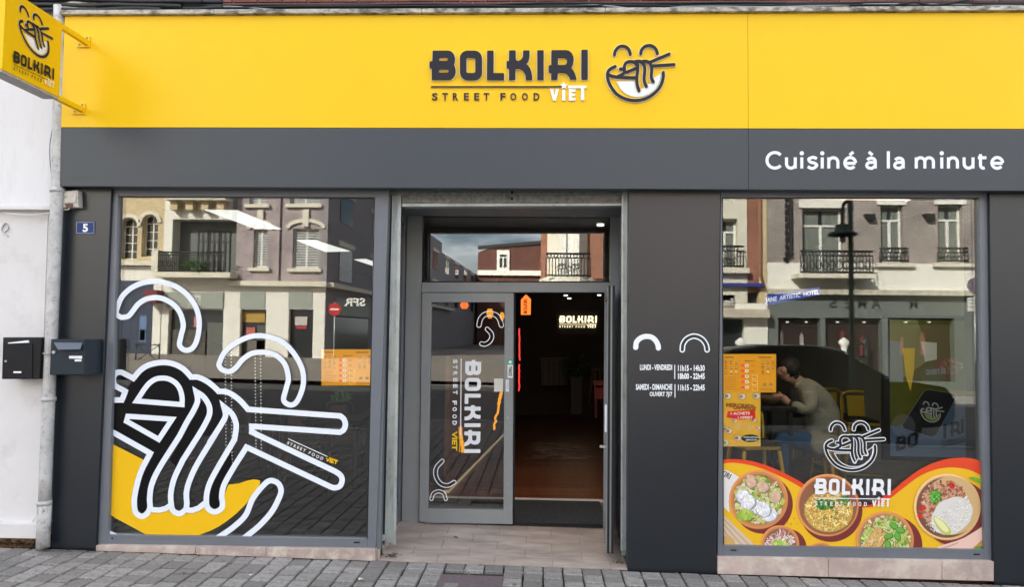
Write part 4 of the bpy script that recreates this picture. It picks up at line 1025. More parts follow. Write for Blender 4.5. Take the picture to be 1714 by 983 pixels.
df = thing('entrance_door', P(850, 880, YD), 'grey aluminium entrance with closed left leaf, transom light and BOLKIRI written sideways', 'door')
mf = M_FRAME2
prism('jamb', [(682, 346), (707, 347), (701, 877), (672, 878)], YD, .07, mf, df, .003)
prism('jamb', [(1022, 346), (1037, 346), (1032, 882), (1017, 882)], YD, .07, mf, df, .003)
prism('head_rail', [(707, 346), (1022, 346), (1022, 361), (707, 361)], YD+.002, .066, mf, df, .002)
prism('transom_rail', [(706, 473), (1022, 473), (1021, 489.5), (705.5, 489.5)], YD-.01, .08, mf, df, .003)
prism('transom_glass', [(707, 361), (1022, 361), (1022, 473), (706, 473)], YD+.03, .012, M_GLASST, df)
extr('gasket', ribbon([Vector(q) for q in ((707.5, 362), (1021.5, 362), (1021.5, 472), (707, 472))], 2, closed=True), onY(YD+.02), NY, .008, M_GASK, df)
# closed leaf
prism('leaf_stile', [(706.5, 490.5), (722, 490.5), (716, 876), (701.5, 874)], YD-.03, .06, mf, df, .003)
prism('leaf_stile', [(845, 490.5), (860, 490.8), (858, 878.5), (842.5, 878)], YD-.03, .06, mf, df, .003)
prism('leaf_rail', [(722, 490.5), (845, 490.5), (845, 506), (722, 506)], YD-.028, .056, mf, df, .002)
prism('leaf_rail', [(716, 853), (842.7, 855), (842.7, 878), (716, 876)], YD-.028, .056, mf, df, .002)
prism('leaf_glass', [(721, 505), (846, 505), (843.5, 856), (715, 854)], YD-.005, .012, M_GLASSD, df)
prism('dark_gap', [(858, 491), (863, 491), (861, 880), (857, 880)], YD+.0, .05, M_GASK, df)
prism('bottom_gap', [(700, 876), (1012, 881), (1012, 884), (700, 879)], YD-.0, .05, M_GASK, df)
MD = onY(YD-.005)
pr = Print(.0002)
tv = aff([c6((90, 105))[0], c7((1253, 92))[0], c7((1253, 551))[0]], [(805.5, 603), (804, 759), (777, 759)])
def VV(vf): pr.add(mapVF(vf, tv), (.84, .87, .9))
for k in WORD: VV(LET[k])
pr.stroke([(772, 601), (771, 731)], 1.7, (.84, .87, .9), cap=False)
def vt(s, cx, ya, yb, w_, col):
    V, Fc = text2d(s, .05); pr.add(([Vector((cx+w_/2-w_*v.y, ya+(yb-ya)*v.x)) for v in V], Fc), col)
ys = [602, 618, 633, 649, 665, 680]
for ch, y in zip('STREET', (602, 611.5, 622, 633, 643.5, 654)): vt(ch, 762, y, y+6.5, 7.5, (.84, .87, .9))
for ch, y in zip('FOOD', (671, 682, 694, 705)): vt(ch, 761, y, y+7, 7.5, (.84, .87, .9))
vt('VIET', 761, 722, 755, 9, (.86, .56, .02)); pr.stroke([(770, 738), (769.5, 757)], 1.7, (.86, .56, .02), cap=False)
pr.poly([(770.5+4*(1 if k % 2 == 0 else .42)*math.sin(math.pi*k/5), 733-4*(1 if k % 2 == 0 else .42)*math.cos(math.pi*k/5)) for k in range(10)], (.86, .56, .02))
def sausage(pts, w_, lw_=1.5):
    q = cat_rom(pts, 6); a, _ = ribbon(q, w_); n_ = len(q); L_ = [a[2*i] for i in range(n_)]; R_ = [a[2*i+1] for i in range(n_)]
    def capp(c, v0, v1):
        c = Vector(c); r0 = v0-c; out = []
        for s_ in range(1, 6):
            an = math.pi*s_/6; out.append(c+Vector((r0.x*math.cos(an)-r0.y*math.sin(an), r0.x*math.sin(an)+r0.y*math.cos(an))))
        m_ = out[2]; d = (Vector(c)-m_); return out
    e = q[-1]; d = (q[-1]-q[-2]).normalized(); r0 = L_[-1]-e
    c1 = capp(e, L_[-1], R_[-1])
    if (c1[2]-e).dot(d) < 0: c1 = [e-(v-e) for v in c1][::-1]; c1 = [Vector(v) for v in c1]
    s0 = q[0]; d0 = (q[0]-q[1]).normalized(); c2 = capp(s0, R_[0], L_[0])
    if (c2[2]-s0).dot(d0) < 0: c2 = [s0-(v-s0) for v in c2][::-1]
    lp = L_+c1+R_[::-1]+c2
    pr.stroke([tuple(v) for v in lp], lw_, (.84, .87, .9), closed=True)
def Z5(*p): return [(700+x/4.918, 480+y/4.915) for x, y in p]
def Z6(*p): return [(700+x/4.276, 660+y/4.274) for x, y in p]
sausage(Z5((500, 318), (512, 270), (540, 235), (590, 222), (640, 235), (670, 270), (685, 318)), 7.4)
sausage(Z5((568, 350), (600, 385), (605, 420), (585, 455), (550, 475), (522, 470)), 6.6)
sausage(Z6((172, 480), (130, 530), (128, 590), (160, 640), (210, 655), (258, 632)), 6.4)
sausage(Z6((95, 752), (110, 712), (147, 697), (183, 712), (198, 752)), 5.2)
pr.build('lettering', MD, NY, M_PRINTM, df)
pr = Print(.0003)
pr.conv(rect(827, 634, 842.5, 656), (.66, .66, .6)); 
pr.build('white_sticker', MD, NY, M_PRINTM, df)
pr = Print(.0003); pr.conv(rect(849.5, 611, 858.5, 633), (.8, .82, .8)); pr.conv(rect(849.5, 602, 858.5, 611), (.05, .4, .22)); pr.disc(854, 606.5, 2.8, 2.8, (.75, .85, .8), n=14)
V, Fc = text2d('TIREZ', .04); pr.add(([Vector((856.5-5*v.y, 613.5+17*v.x)) for v in V], Fc), (.03, .04, .04))
pr.conv(rect(846.5, 636, 852, 656), (.74, .76, .76)); 
V, Fc = text2d('TIREZ', .0); pr.add(([Vector((850.8-2.6*v.y, 639+13*v.x)) for v in V], Fc), (.3, .3, .3))
pr.build('push_label', onY(YD-.03), NY, M_PRINTM, df)
for y in (552, 700, 812): cyl('bolt', P(850 if y > 600 else 852, y, YD-.03), .006, (0, -1, 0), .003, M_ALU, df, 10)
# open leaf, swung out towards the street
ol = thing('open_door_leaf', P(1016, 885, YD-.1), 'open right door leaf swung outward, seen edge on beside the doorway', 'door leaf')
hx0, hx1 = P(1011, 600, YD-.04).x, P(1016, 600, .16).x
def leafq(u0, u1, z0_, z1_, xo0, xo1, m_, nm, bev=.002):
    """piece of the open leaf: u along its width from hinge (0) to free edge (1)"""
    yy0, yy1 = YD-.04+(.14-YD+.04)*u0, YD-.04+(.14-YD+.04)*u1; xa, xb = hx0+(hx1-hx0)*u0, hx0+(hx1-hx0)*u1
    V = [Vector(q) for q in ((xa+xo0, yy0, z0_), (xa+xo1, yy0, z0_), (xb+xo1, yy1, z0_), (xb+xo0, yy1, z0_), (xa+xo0, yy0, z1_), (xa+xo1, yy0, z1_), (xb+xo1, yy1, z1_), (xb+xo0, yy1, z1_))]
    return mk(nm, V, [tuple(reversed(f)) for f in CF], m_, ol, bev=bev)
zt, zb = P(1016, 489, YD-.04).z, .15
leafq(0, .09, zb, zt, 0, .055, mf, 'leaf_stile'); leafq(.9, 1, zb, zt, 0, .055, mf, 'leaf_stile')
leafq(.091, .899, zb, zb+.11, .004, .05, mf, 'leaf_rail'); leafq(.091, .899, zt-.08, zt, .004, .05, mf, 'leaf_rail')
leafq(.09, .9, zb+.11, zt-.08, .02, .032, M_GLASSD, 'leaf_glass', 0)
leafq(1.0, 1.012, zb-.01, zt+.01, .006, .022, M_GASK, 'rubber_seal'); leafq(1.0, 1.012, zb-.01, zt+.01, .036, .054, M_GASK, 'rubber_seal')
leafq(.88, .98, 1.02, 1.22, -.014, .0, M_WHT, 'lock_plate')
leafq(.9, .96, .90, .915, -.05, .0, M_ALU, 'handle')
# ------------------------------------------------------------------ neighbour on the left
nb = thing('white_house', P(40, 900, 0), 'white rendered neighbouring house at the left edge of the photo', 'house')
zl = P(50, 352, 0).z
box('upper_wall', -9, -3.66, -.02, .4, zl+.03, 11.5, M_PLAS, nb)
box('wall_ledge', -9, -3.655, -.035, .06, zl, zl+.03, M_PLAS2, nb, .004)
prism('lower_wall', [(-900, 340), (92, 340), (72, 880), (-1400, 858)], .03, .3, M_PLAS2, nb)
prism('plinth', [(-600, 857), (74, 879), (68, 903), (-650, 890)], -.02, .2, M_PLAS2, nb, .006)
prism('plinth_crack', [(-600, 896), (70, 902), (66, 916), (-600, 902)], .03, .2, mat('dark_rubble', (.05, .035, .025), 1, noise=.5, scale=60, bump=1, bscale=80, bdist=.01), nb)  # crack under the plinth, filled with dark leaves and rubble
st = [(-20, 600), (-12, 868), (5, 872), (12, 877), (50, 880), (57, 868), (63, 862), (80, 360)]
extr('panel_moulding', ribbon([Vector(q) for q in st], 2.2, cap=False), onY(.03), NY, .006, M_PLAS2, nb)
#box('door_case', -4.30, P(1.0, 500, .03).x, -.01, .03, .3, P(2, 362, 0).z, mat('brown_wood', (.12, .07, .045), .6, noise=.2, scale=8), nb, .004)
extr('wall_hook', ribbon(cat_rom([(8, 390), (15, 382), (10, 374), (4, 385), (14, 396)], 5), 1.8), onY(.03), NY, .012, M_PIPE, nb)
V, Fc = [], []
for i in range(500):
    px, py = rnd.uniform(-20, 66), rnd.uniform(903, 914); c = gpt(px, py+3) if py > 909 else P(px, py, .0); s = rnd.uniform(.008, .018); k = len(V)
    for j in range(4): V.append(c+Vector((rnd.gauss(0, s), rnd.gauss(-.01, s*.5), rnd.gauss(.004, s*.5))))
    Fc.append((k, k+1, k+2, k+3))
lv = mk('leaf_litter', V, Fc, mat('autumn_leaves', (.16, .085, .035), .85, rnd=.3, noise=.6, scale=60), None, 'stuff'); T(lv, 'strip of brown leaves packed under the base of the white house', 'dead leaves')
# drainpipe
YPp = -.075
dp = thing('drainpipe', P(73, 918, YPp), 'weathered grey drainpipe running down between the white house and the shop', 'drainpipe')
def pv(x, y): return P(x, y, YPp)
tube('pipe_tube', [pv(100, 10), pv(101, 120), pv(98, 220), pv(96, 316), pv(86, 560), pv(76, 800), pv(75, 842)], .043, M_PIPE, dp, 18)
tube('pipe_boot', [pv(75, 840), pv(73, 880), pv(72, 917)], [.048, .046, .046], mat('chipped_boot_paint', (.52, .51, .5), .7, noise=.15, scale=12, dirt=(.22, .19, .16), dscale=18, dth=(.5, .62)), dp, 18)
tube('pipe_elbow', [P(108, 30, -.04), P(106, 20, -.05), P(112, 14.5, -.05), P(125, 12, -.05), P(165, 13.5, -.05)], [.035, .045, .05, .05, .046], M_ZINC, dp, 14)
for y in (318, 668, 842): tube('pipe_collar', [pv(96-(y-316)*.041, y-3), pv(96-(y-316)*.041, y+4)], .05, M_PIPE, dp, 18)
tube('pipe_bracket', [P(93, 160, -.01), P(97, 158, -.09), P(104, 160, -.09)], .005, M_CAB, dp, 6)
o = cable('telephone_cable', [(97, 190, -.08), (88, 215, -.06), (83, 250, -.06), (86, 290, -.06), (92, 316, -.06)], .004, M_CABG, 'thin grey wire bowing out beside the upper drainpipe')
o = cable('telephone_cable', [(10, 357, -.03), (50, 360, -.03), (84, 356, -.05)], .004, M_PLAS2, 'thin white wire slung under the ledge of the white house')
# junction box
jb = thing('junction_box', P(118, 350, -.02), 'cream electrical junction box at the top of the left pillar beside the drainpipe', 'junction box')
M_JB = mat('aged_cream_plastic', (.55, .52, .46), .6, noise=.2, scale=30, dirt=(.2, .16, .12), dscale=25, dth=(.55, .7))
prism('box_body', [(105, 320), (130, 318), (131, 347), (104, 348)], -.06, .06, M_JB, jb, .006)
prism('box_lid', [(108, 323), (127, 321), (127, 339), (107, 341)], -.068, .01, M_JB, jb, .004)
prism('cable_gland', [(109, 341), (122, 341), (121, 347), (110, 347)], -.066, .02, mat('brown_gland', (.12, .05, .04), .6), jb, .002)
tube('lead', [P(103, 345, -.05), P(99, 333, -.05), P(98, 345, -.05), P(104, 351, -.05), P(114, 351, -.05), P(119, 346, -.05)], .005, M_JB, jb, 8)
# house number
hn = thing('number_plate', P(143, 392, -.001), 'small blue enamel house number plate with a white 5', 'house number')
prism('plate', [(127, 371), (158.5, 371), (158, 391.5), (127, 391.5)], -.006, .006, mat('blue_enamel', (.006, .03, .15), .3, spec=.25), hn, .002)
p = Print(.0003); p.stroke(rect(128.2, 372.2, 157.4, 390.4), .6, (.5, .55, .65), closed=True); p.text('5', 138.5, 374.5, 147.5, 388.5, (.86, .88, .9), .04); p.build('digit', onY(-.006), NY, M_PRINTM, hn)
# letterboxes
M_LB = mat('black_letterbox', (.012, .012, .014), .45, spec=.2, noise=.1, scale=20, rvar=.1); M_LB2 = mat('slate_letterbox', (.018, .028, .038), .4, spec=.25)
l1 = thing('letterbox', P(30, 636, 0), 'black letterbox on the white house with paper sticking out of its slot', 'letterbox')
prism('box_body', [(5, 565), (69.5, 565), (66, 635), (3, 635)], -.13, .15, M_LB, l1, .004)
prism('box_door', [(6, 576), (54, 575), (53.5, 634), (4, 634)], -.136, .008, M_LB, l1, .002)
prism('slot', [(6.5, 567), (54, 567), (54, 573), (6.5, 573)], -.1315, .002, M_GASK, l1)
prism('mail', [(13, 574), (47, 570), (48, 574), (14, 575.5)], -.14, .02, M_WHT, l1)
prism('name_plate', rect(22.5, 622, 35.5, 625), -.138, .004, M_WHT, l1)
cyl('lock', P(10, 605, -.136), .008, (0, -1, 0), .006, M_ALU, l1, 12)
l2 = thing('letterbox', P(125, 629, 0), 'dark slate letterbox with raised slanted flap fixed to the left pillar', 'letterbox')
prism('box_body', [(85.5, 568), (142.5, 568.5), (141, 628.5), (83, 628)], -.20, .2, M_LB2, l2, .004)
prism('box_door', [(86.5, 570), (142, 570), (140.5, 627.5), (84, 627)], -.206, .008, M_LB2, l2, .002)
f3 = [P(90, 573.5, -.207), P(138, 574, -.207), P(134, 585, -.245), P(97, 585.5, -.245)]
prismw('flap', f3, Vector((0, .003, -.004)), mat('blue_grey_flap', (.045, .065, .10), .3, spec=.7), l2)
cyl('lock', P(90.5, 590, -.206), .012, (0, -1, 0), .008, M_ALU, l2, 14)
prism('name_plate', [(115.5, 596), (137, 596), (137, 601), (115.5, 600.5)], -.209, .003, M_WHT, l2)
prism('name_plate', [(125, 602), (136, 602), (136, 605.5), (125, 605.5)], -.209, .003, M_WHT, l2)
tube('latch_bar', [P(72, 592, -.13), P(84, 593, -.15)], .006, M_ALU, l2, 8)
# ------------------------------------------------------------------ interior
M_DK = mat('dark_brown_wall', (.05, .028, .018), .7, noise=.2, scale=2)
M_SLAT = mat('dark_timber_slat', (.06, .035, .022), .5, noise=.3, scale=5, rnd=.3, stretch=(8, 8, .6))
M_BK2 = mat('black_paint', (.012, .012, .013), .5)
box('interior_floor', -3.7, 6.9, YD+.08, 13.2, -.1, .085, M_FLOOR, bd)
box('interior_ceiling', -3.7, 6.9, .14, 13.2, 2.9, 3.0, M_CEIL, bd)
box('interior_side_wall', -3.72, -3.66, .36, 13.2, 0, 2.9, M_DK, bd)
box('interior_side_wall', 3.5, 3.58, .36, 13.2, 0, 2.9, mat('pale_grey_wall', (.22, .26, .23), .8, noise=.1, scale=3), bd)
box('interior_back_wall', -3.66, 3.5, 13.0, 13.1, 0, 2.9, M_DK, bd)
box('front_floor', -3.7, -1.2, .13, 5.5, -.1, .0865, M_FLOOR2, bd)
box('front_floor', .7, 3.6, .13, YD+.08, -.1, .083, M_FLOOR, bd)
box('bulkhead', -3.9, 7, .13, .40, 2.84, 3.3, M_WALL, bd)
mt = box('door_mat', -1.1, .6, YD+.09, 2.02, .086, .098, mat('blue_grey_mat', (.035, .045, .055), .9, noise=.5, scale=30), None); T(mt, 'dark blue grey doormat just inside the doorway', 'doormat')
ts = box('threshold_strip', -1.1, .64, 2.03, 2.09, .086, .104, mat('bright_strip', (.9, .88, .84), .3), None); T(ts, 'bright metal strip across the wooden floor behind the doormat', 'threshold strip')
# hairline floorboards near the door
for i in range(22):
    y0 = 2.08+i*.2
    box('floorboard', -.9, .655, y0+.002, y0+.198, .086, .0905, M_FLOOR, bd)
ww = thing('wood_partition', (-.8, 4, .09), 'low brown timber partition with pale skirting seen through the door glass', 'partition')
mW = mat('reddish_timber', (.16, .06, .025), .45, noise=.3, scale=4, stretch=(1, .5, 3))
prismw('panel', [Vector(q) for q in ((-.93, 2.3, .12), (-.57, 6.7, .12), (-.57, 6.7, 1.5), (-.93, 2.3, 1.5))], Vector((-.05, .004, 0)), mW, ww)
prismw('skirting', [Vector(q) for q in ((-.925, 2.29, .09), (-.565, 6.7, .09), (-.565, 6.7, .115), (-.925, 2.29, .115))], Vector((-.05, .004, 0)), mat('glowing_skirting', (.6, .45, .25), .5, emit=(.6, .45, .25), estr=.12), ww)  # skirting given a faint glow of its own, though no lamp
# slatted wall on the left of the passage
sl = thing('slatted_wall', (-.6, 8, .09), 'wall of narrow dark vertical timber slats on the left of the passage', 'slatted wall')
for i in range(40):
    y = 6.8+i*.155; x = -.62+.004*i
    box('slat', x-.05, x, y, y+.09, .09, 2.88, M_SLAT, sl)
box('backing', -.8, -.68, 6.7, 13, .09, 2.9, M_BK2, sl)
# reflection on the floor, painted as pale strokes
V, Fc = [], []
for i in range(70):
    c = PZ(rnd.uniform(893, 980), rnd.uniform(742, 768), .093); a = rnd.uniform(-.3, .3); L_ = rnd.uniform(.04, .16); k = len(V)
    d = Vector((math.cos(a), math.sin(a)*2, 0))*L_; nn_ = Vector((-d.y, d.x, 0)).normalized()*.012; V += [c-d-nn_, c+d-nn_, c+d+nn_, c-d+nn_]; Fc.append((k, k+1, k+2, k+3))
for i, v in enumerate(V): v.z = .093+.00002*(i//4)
o = mk('painted_reflection', V, Fc, mat('reflection_paint', (.75, .66, .58), .7), None, 'stuff'); T(o, 'pale streaks painted as a reflection on the dark wooden floor inside the doorway', 'painted reflection')
# lit wall sign
def emat(n, c, s): return mat(n, tuple(v*.6 for v in c), .5, emit=c, estr=s)
E_WARM = emat('lit_cream_letters', (1, .86, .52), .34)
E_PAN = emat('led_panel', (1, .97, .9), .25); E_RED = emat('red_neon', (1, .06, .05), .2); E_ORG = emat('orange_neon', (1, .16, .02), .34)
E_SPOT = emat('spot_lens', (1, .95, .85), .5); E_AMB = emat('amber_smear', (1, .36, .02), .28); E_BLU = emat('blue_banner', (.03, .05, .55), .25)
YB = 9.6
sg = thing('wall_sign', P(968, 560, YB), 'glowing cream BOLKIRI STREET FOOD VIET sign on a dark board deep inside', 'lit sign')
prism('board', [(931, 521), (1003, 521), (1003, 560), (931, 560)], YB, .05, mat('sign_board', (.03, .02, .016), .5), sg)
tI = aff([c6((90, 105))[0], c7((1253, 92))[0], c6((110, 676))[0]], [(936, 529), (999, 529), (936, 543.5)])
for k in WORD: extr('letter', mapVF(LET[k], tI), onY(YB), NY, .03, E_WARM, sg)
extr('rule', mapVF(RULE, tI), onY(YB), NY, .02, E_WARM, sg)
for i in range(10): extr('small_letter', mapVF(sfbox(i), tI), onY(YB), NY, .02, E_WARM, sg)
for q in VI: extr('small_letter', mapVF(q, tI), onY(YB), NY, .02, E_WARM, sg)
box('divider_wall', -.6, 3.4, YB+.06, YB+.2, .09, 2.9, mat('cocoa_wall', (.045, .028, .02), .7, noise=.2, scale=3), bd)
# hanging orange tag sign
tg = thing('hanging_sign', P(880, 527, 2.6), 'orange pointed hanging sign with BOLKIRI written upward', 'hanging sign')
prism('tag', [(872, 527), (872, 502), (880.5, 493), (888.5, 501), (888, 527)], 2.6, .03, E_ORG, tg)
V, Fc = text2d('BOLKIRI', .04); p = Print(.0003); p.add(([Vector((876+6.5*v.y, 525-24*v.x)) for v in V], Fc), (.03, .005, .003)); p.build('tag_lettering', onY(2.6), NY, M_PRINTM, tg)
tube('cord', [P(880, 494, 2.6), P(880, 470, 2.6)], .004, M_BK2, tg, 6)
def neon(px, py0, py1, Y, m, lab, wob=1.2, w_=2.6, px1=None):
    px1 = px if px1 is None else px1; n_ = 12; pts = [P(px+(px1-px)*i/n_+rnd.uniform(-wob, wob)*.5, py0+(py1-py0)*i/n_, Y) for i in range(n_+1)]
    o = tube('neon_strip', pts, w_*.5*(Y+5.46)/1250, m, None, 8); return T(o, lab, 'neon strip')
neon(869.5, 550, 604, 3.2, E_RED, 'upper red neon strip on the left side of the passage')
neon(869, 610, 655, 3.2, E_RED, 'lower red neon strip on the left side of the passage')
neon(839, 656, 678, 2.6, E_AMB, 'orange strip added as a reflection in the door glass below the white sticker', 2.5, 5.5, 835); neon(835, 678, 720, 2.6, E_AMB, 'lower bent end of the added orange reflection strip in the door glass', 3, 4, 826)  # amber strips stand in for orange reflection smears on the door glass
neon(770, 715, 758, 2.3, E_AMB, 'orange strip added as a reflection behind the VIET lettering of the door glass', 2, 6, 775)
for (a, b, c, d, mm, lab) in ((770, 506, 783, 517, E_ORG, 'small red orange shape added as a reflection at the top of the door glass'), (814, 517, 825, 533, E_AMB, 'amber shape added as a reflection inside the upper eyebrow of the door glass'), (836, 523, 844, 537, E_AMB, 'amber shape added as a reflection at the right edge of the door glass')):
    o = prism('lantern', [(a+2, b), (c-2, b), (c, (b+d)/2), (c-3, d), (a+3, d), (a, (b+d)/2)], 2.4, .10, mm); T(o, lab, 'lantern')  # glowing shapes added for orange reflections on the door glass, not lamps
# spots
def spot(px, py, lab):
    c = PZ(px, py, 2.88); c.y = min(c.y, 9.3); c = P(px, py, c.y); t = thing('ceiling_spot', c, lab, 'spotlight', 'small ceiling spotlights')
    cyl('lens', c, .038, (0, 0, -1), .02, E_SPOT, t, 16); cyl('rim', c+Vector((0, 0, .02)), .058, (0, 0, -1), .015, M_BK2, t, 16)
for px, py, l_ in ((947, 494, 'ceiling spotlight left of the pair above the lit sign'), (953, 499, 'ceiling spotlight just below its neighbour above the lit sign'), (1003, 493.5, 'ceiling spotlight at the right edge of the doorway'), (1005, 375, 'bright spotlight behind the right end of the transom glass')): spot(px, py, l_)
# pedestal, plant, stool in the passage
pd = thing('pedestal', P(964, 692, 8.6), 'pale grey square pedestal carrying a dark leafy plant at the end of the passage', 'pedestal')
prism('column', [(955, 634), (975, 634), (974, 694), (955, 694)], 8.6, .22, mat('grey_pedestal', (.07, .06, .055), .6), pd, .005)
prism('cap', [(953.5, 631), (976.5, 631), (976.5, 635), (953.5, 635)], 8.58, .26, MATS['grey_pedestal'], pd, .003)
def foliage(name, c, rx, rz, n, m, par, s0=.02, s1=.05, ln=2.2):
    V, Fc = [], []
    for i in range(n):
        d = Vector((rnd.gauss(0, 1), rnd.gauss(0, 1), rnd.gauss(0, 1))); d.normalize(); r_ = rnd.random()**.5
        p_ = c+Vector((d.x*rx*r_, d.y*rx*r_, d.z*rz*r_)); s = rnd.uniform(s0, s1); a = (d+Vector((rnd.gauss(0, .4), rnd.gauss(0, .4), rnd.gauss(0, .4)))).normalized(); b = a.orthogonal().normalized(); k = len(V)
        V += [p_, p_+a*s*ln*.5+b*s*.5, p_+a*s*ln, p_+a*s*ln*.5-b*s*.5]; Fc.append((k, k+1, k+2, k+3))
    return mk(name, V, Fc, m, par)
M_GRN = mat('dark_leaves', (.04, .09, .025), .5, noise=.5, scale=30); M_GRN2 = mat('bright_leaves', (.10, .26, .05), .5, noise=.5, scale=30)
pl = thing('potted_plant', P(964, 632, 8.6), 'dark bushy plant standing on the grey pedestal', 'plant')
foliage('foliage', P(963, 612, 8.7), .27, .24, 260, M_GRN, pl); cyl('pot', P(964, 633, 8.7)+Vector((0, 0, 0)), .07, (0, 0, 1), .1, M_BK2, pl)
rs = thing('red_stool', P(1003, 700, 5.5), 'red stool partly hidden behind the open door leaf, deep in the passage', 'stool')
prism('seat', [(994, 640), (1012, 640), (1012, 646), (994, 646)], 5.5, .3, mat('red_plastic', (.26, .01, .012), .4), rs, .01)
for x in (995, 1009): prism('leg', [(x, 646), (x+3, 646), (x+4, 700), (x+1, 700)], 5.52, .04, MATS['red_plastic'], rs)
prism('apron', [(995, 650), (1011, 650), (1011, 668), (995, 668)], 5.53, .02, MATS['red_plastic'], rs)
ea = thing('easel', P(990, 676, 8.0), 'thin wooden folding easel right of the pedestal', 'easel')
tubes('frame', [([P(992, 619, 8.0), P(986, 676, 8.0)], .015), ([P(996, 619, 8.0), P(998, 676, 8.0)], .015), ([P(1004, 619, 8.05), P(1006, 676, 8.1)], .015), ([P(989, 619, 8.0), P(1006, 619, 8.0)], .02)], mat('easel_wood', (.2, .12, .08), .6), ea)
ct = thing('counter', P(920, 650, 9.0), 'long pale low counter under the lit sign at the end of the passage', 'counter')
prism('front_panel', [(906, 604), (950, 604), (950, 646), (906, 646)], 9.1, .3, mat('dim_counter', (.1, .075, .06), .6, noise=.2, scale=4), ct, .005); prism('top', [(904, 600), (952, 600), (952, 604), (904, 604)], 9.05, .4, MATS['dim_counter'], ct, .004)
for k in range(5): prism('front_rib', [(908+k*9, 605), (910+k*9, 605), (910+k*9, 645), (908+k*9, 645)], 9.08, .02, M_SLAT, ct)
# ceiling panels over the left room
for q, l_ in (([(343, 352), (398, 353), (470, 384), (428, 383.5)], 'glowing rectangular ceiling panel nearest the left window'), ([(497, 403), (528, 403), (585, 421), (545, 422)], 'glowing rectangular ceiling panel in the middle of the left room'), ([(593, 435), (612, 434), (650, 447), (626, 446)], 'glowing ceiling panel farthest right in the left room')):
    V = [PZ(x, y, 2.885) for x, y in q]; t = thing('ceiling_panel', sum(V, Vector())/4, l_, 'ceiling light', 'ceiling panels of the left room'); prismw('diffuser', V, Vector((0, 0, .03)), E_PAN, t)
    prismw('frame', [v+(v-sum(V, Vector())/4)*.03+Vector((0, 0, .006)) for v in V], Vector((0, 0, .02)), M_WHT, t)
E_FILL = emat('fill_glow', (1, .72, .5), 1.6)  # unseen warm panels added to brighten the passage and right room
for x0, x1, y0, y1, l_ in ((-.7, .3, 1.1, 1.7, 'added warm fill panel out of view just inside the entrance'), (1.6, 3.0, .3, .75, 'added warm fill panel out of view behind the top of the right window')):
    t = thing('ceiling_panel', ((x0+x1)/2, (y0+y1)/2, 2.9), l_, 'ceiling light'); box('diffuser', x0, x1, y0, y1, 2.88, 2.899, E_FILL, t); boxes('frame', [(x0-.03, x0-.001, y0-.03, y1+.03, 2.87, 2.899), (x1+.001, x1+.03, y0-.03, y1+.03, 2.87, 2.899)], M_WHT, t)
# beaded strings
def beads(px, y0, y1, Y, lab):
    V, Fc = [], []; a, b = P(px, y0, Y), P(px+1.5, y1, Y); n_ = int((a-b).length/.026)
    for i in range(n_):
        c = a.lerp(b, i/n_); k = len(V); r_ = .0075
        V += [c+Vector(q)*r_ for q in ((1, 0, 0), (0, 1, 0), (-1, 0, 0), (0, -1, 0), (0, 0, 1), (0, 0, -1))]; Fc += [tuple(j+k for j in f) for f in ((0, 1, 4), (1, 2, 4), (2, 3, 4), (3, 0, 4), (1, 0, 5), (2, 1, 5), (3, 2, 5), (0, 3, 5))]
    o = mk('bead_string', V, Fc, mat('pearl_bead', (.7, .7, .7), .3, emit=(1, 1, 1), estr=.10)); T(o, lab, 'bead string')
beads(387, 590, 786, .35, 'bright white beaded string, second from left in the left window'); beads(377, 600, 780, .45, 'thin beaded string at the far left of the four'); beads(436, 590, 768, .35, 'bright beaded string, rightmost in the left window'); beads(427, 600, 760, .45, 'fainter beaded string beside the rightmost one')
o = tube('hanging_wire', [P(469, 690, .3), P(466, 805, .3)], .0012, M_ALU); T(o, 'single thin wire hanging straight down behind the left window', 'wire')
# dark speaker-like round and post behind the left glass
rd = thing('round_board', P(300, 640, .5), 'black round board on a stand behind the left window', 'board')
cyl('disc', P(302, 592, .5), .115, (0, 1, 0), .03, M_BK2, rd, 32); cyl('base_disc', P(290, 690, .5), .26, (0, 1, 0), .03, M_BK2, rd, 36)
box('cabinet', P(322, 600, .8).x, P(345, 600, .8).x, .8, 1.2, .09, 1.62, M_BK2, T(thing('cabinet', P(333, 900, .8), 'tall black cabinet behind the eyebrow drawing of the left window', 'cabinet'), 'tall black cabinet behind the eyebrow drawing of the left window'), .004)
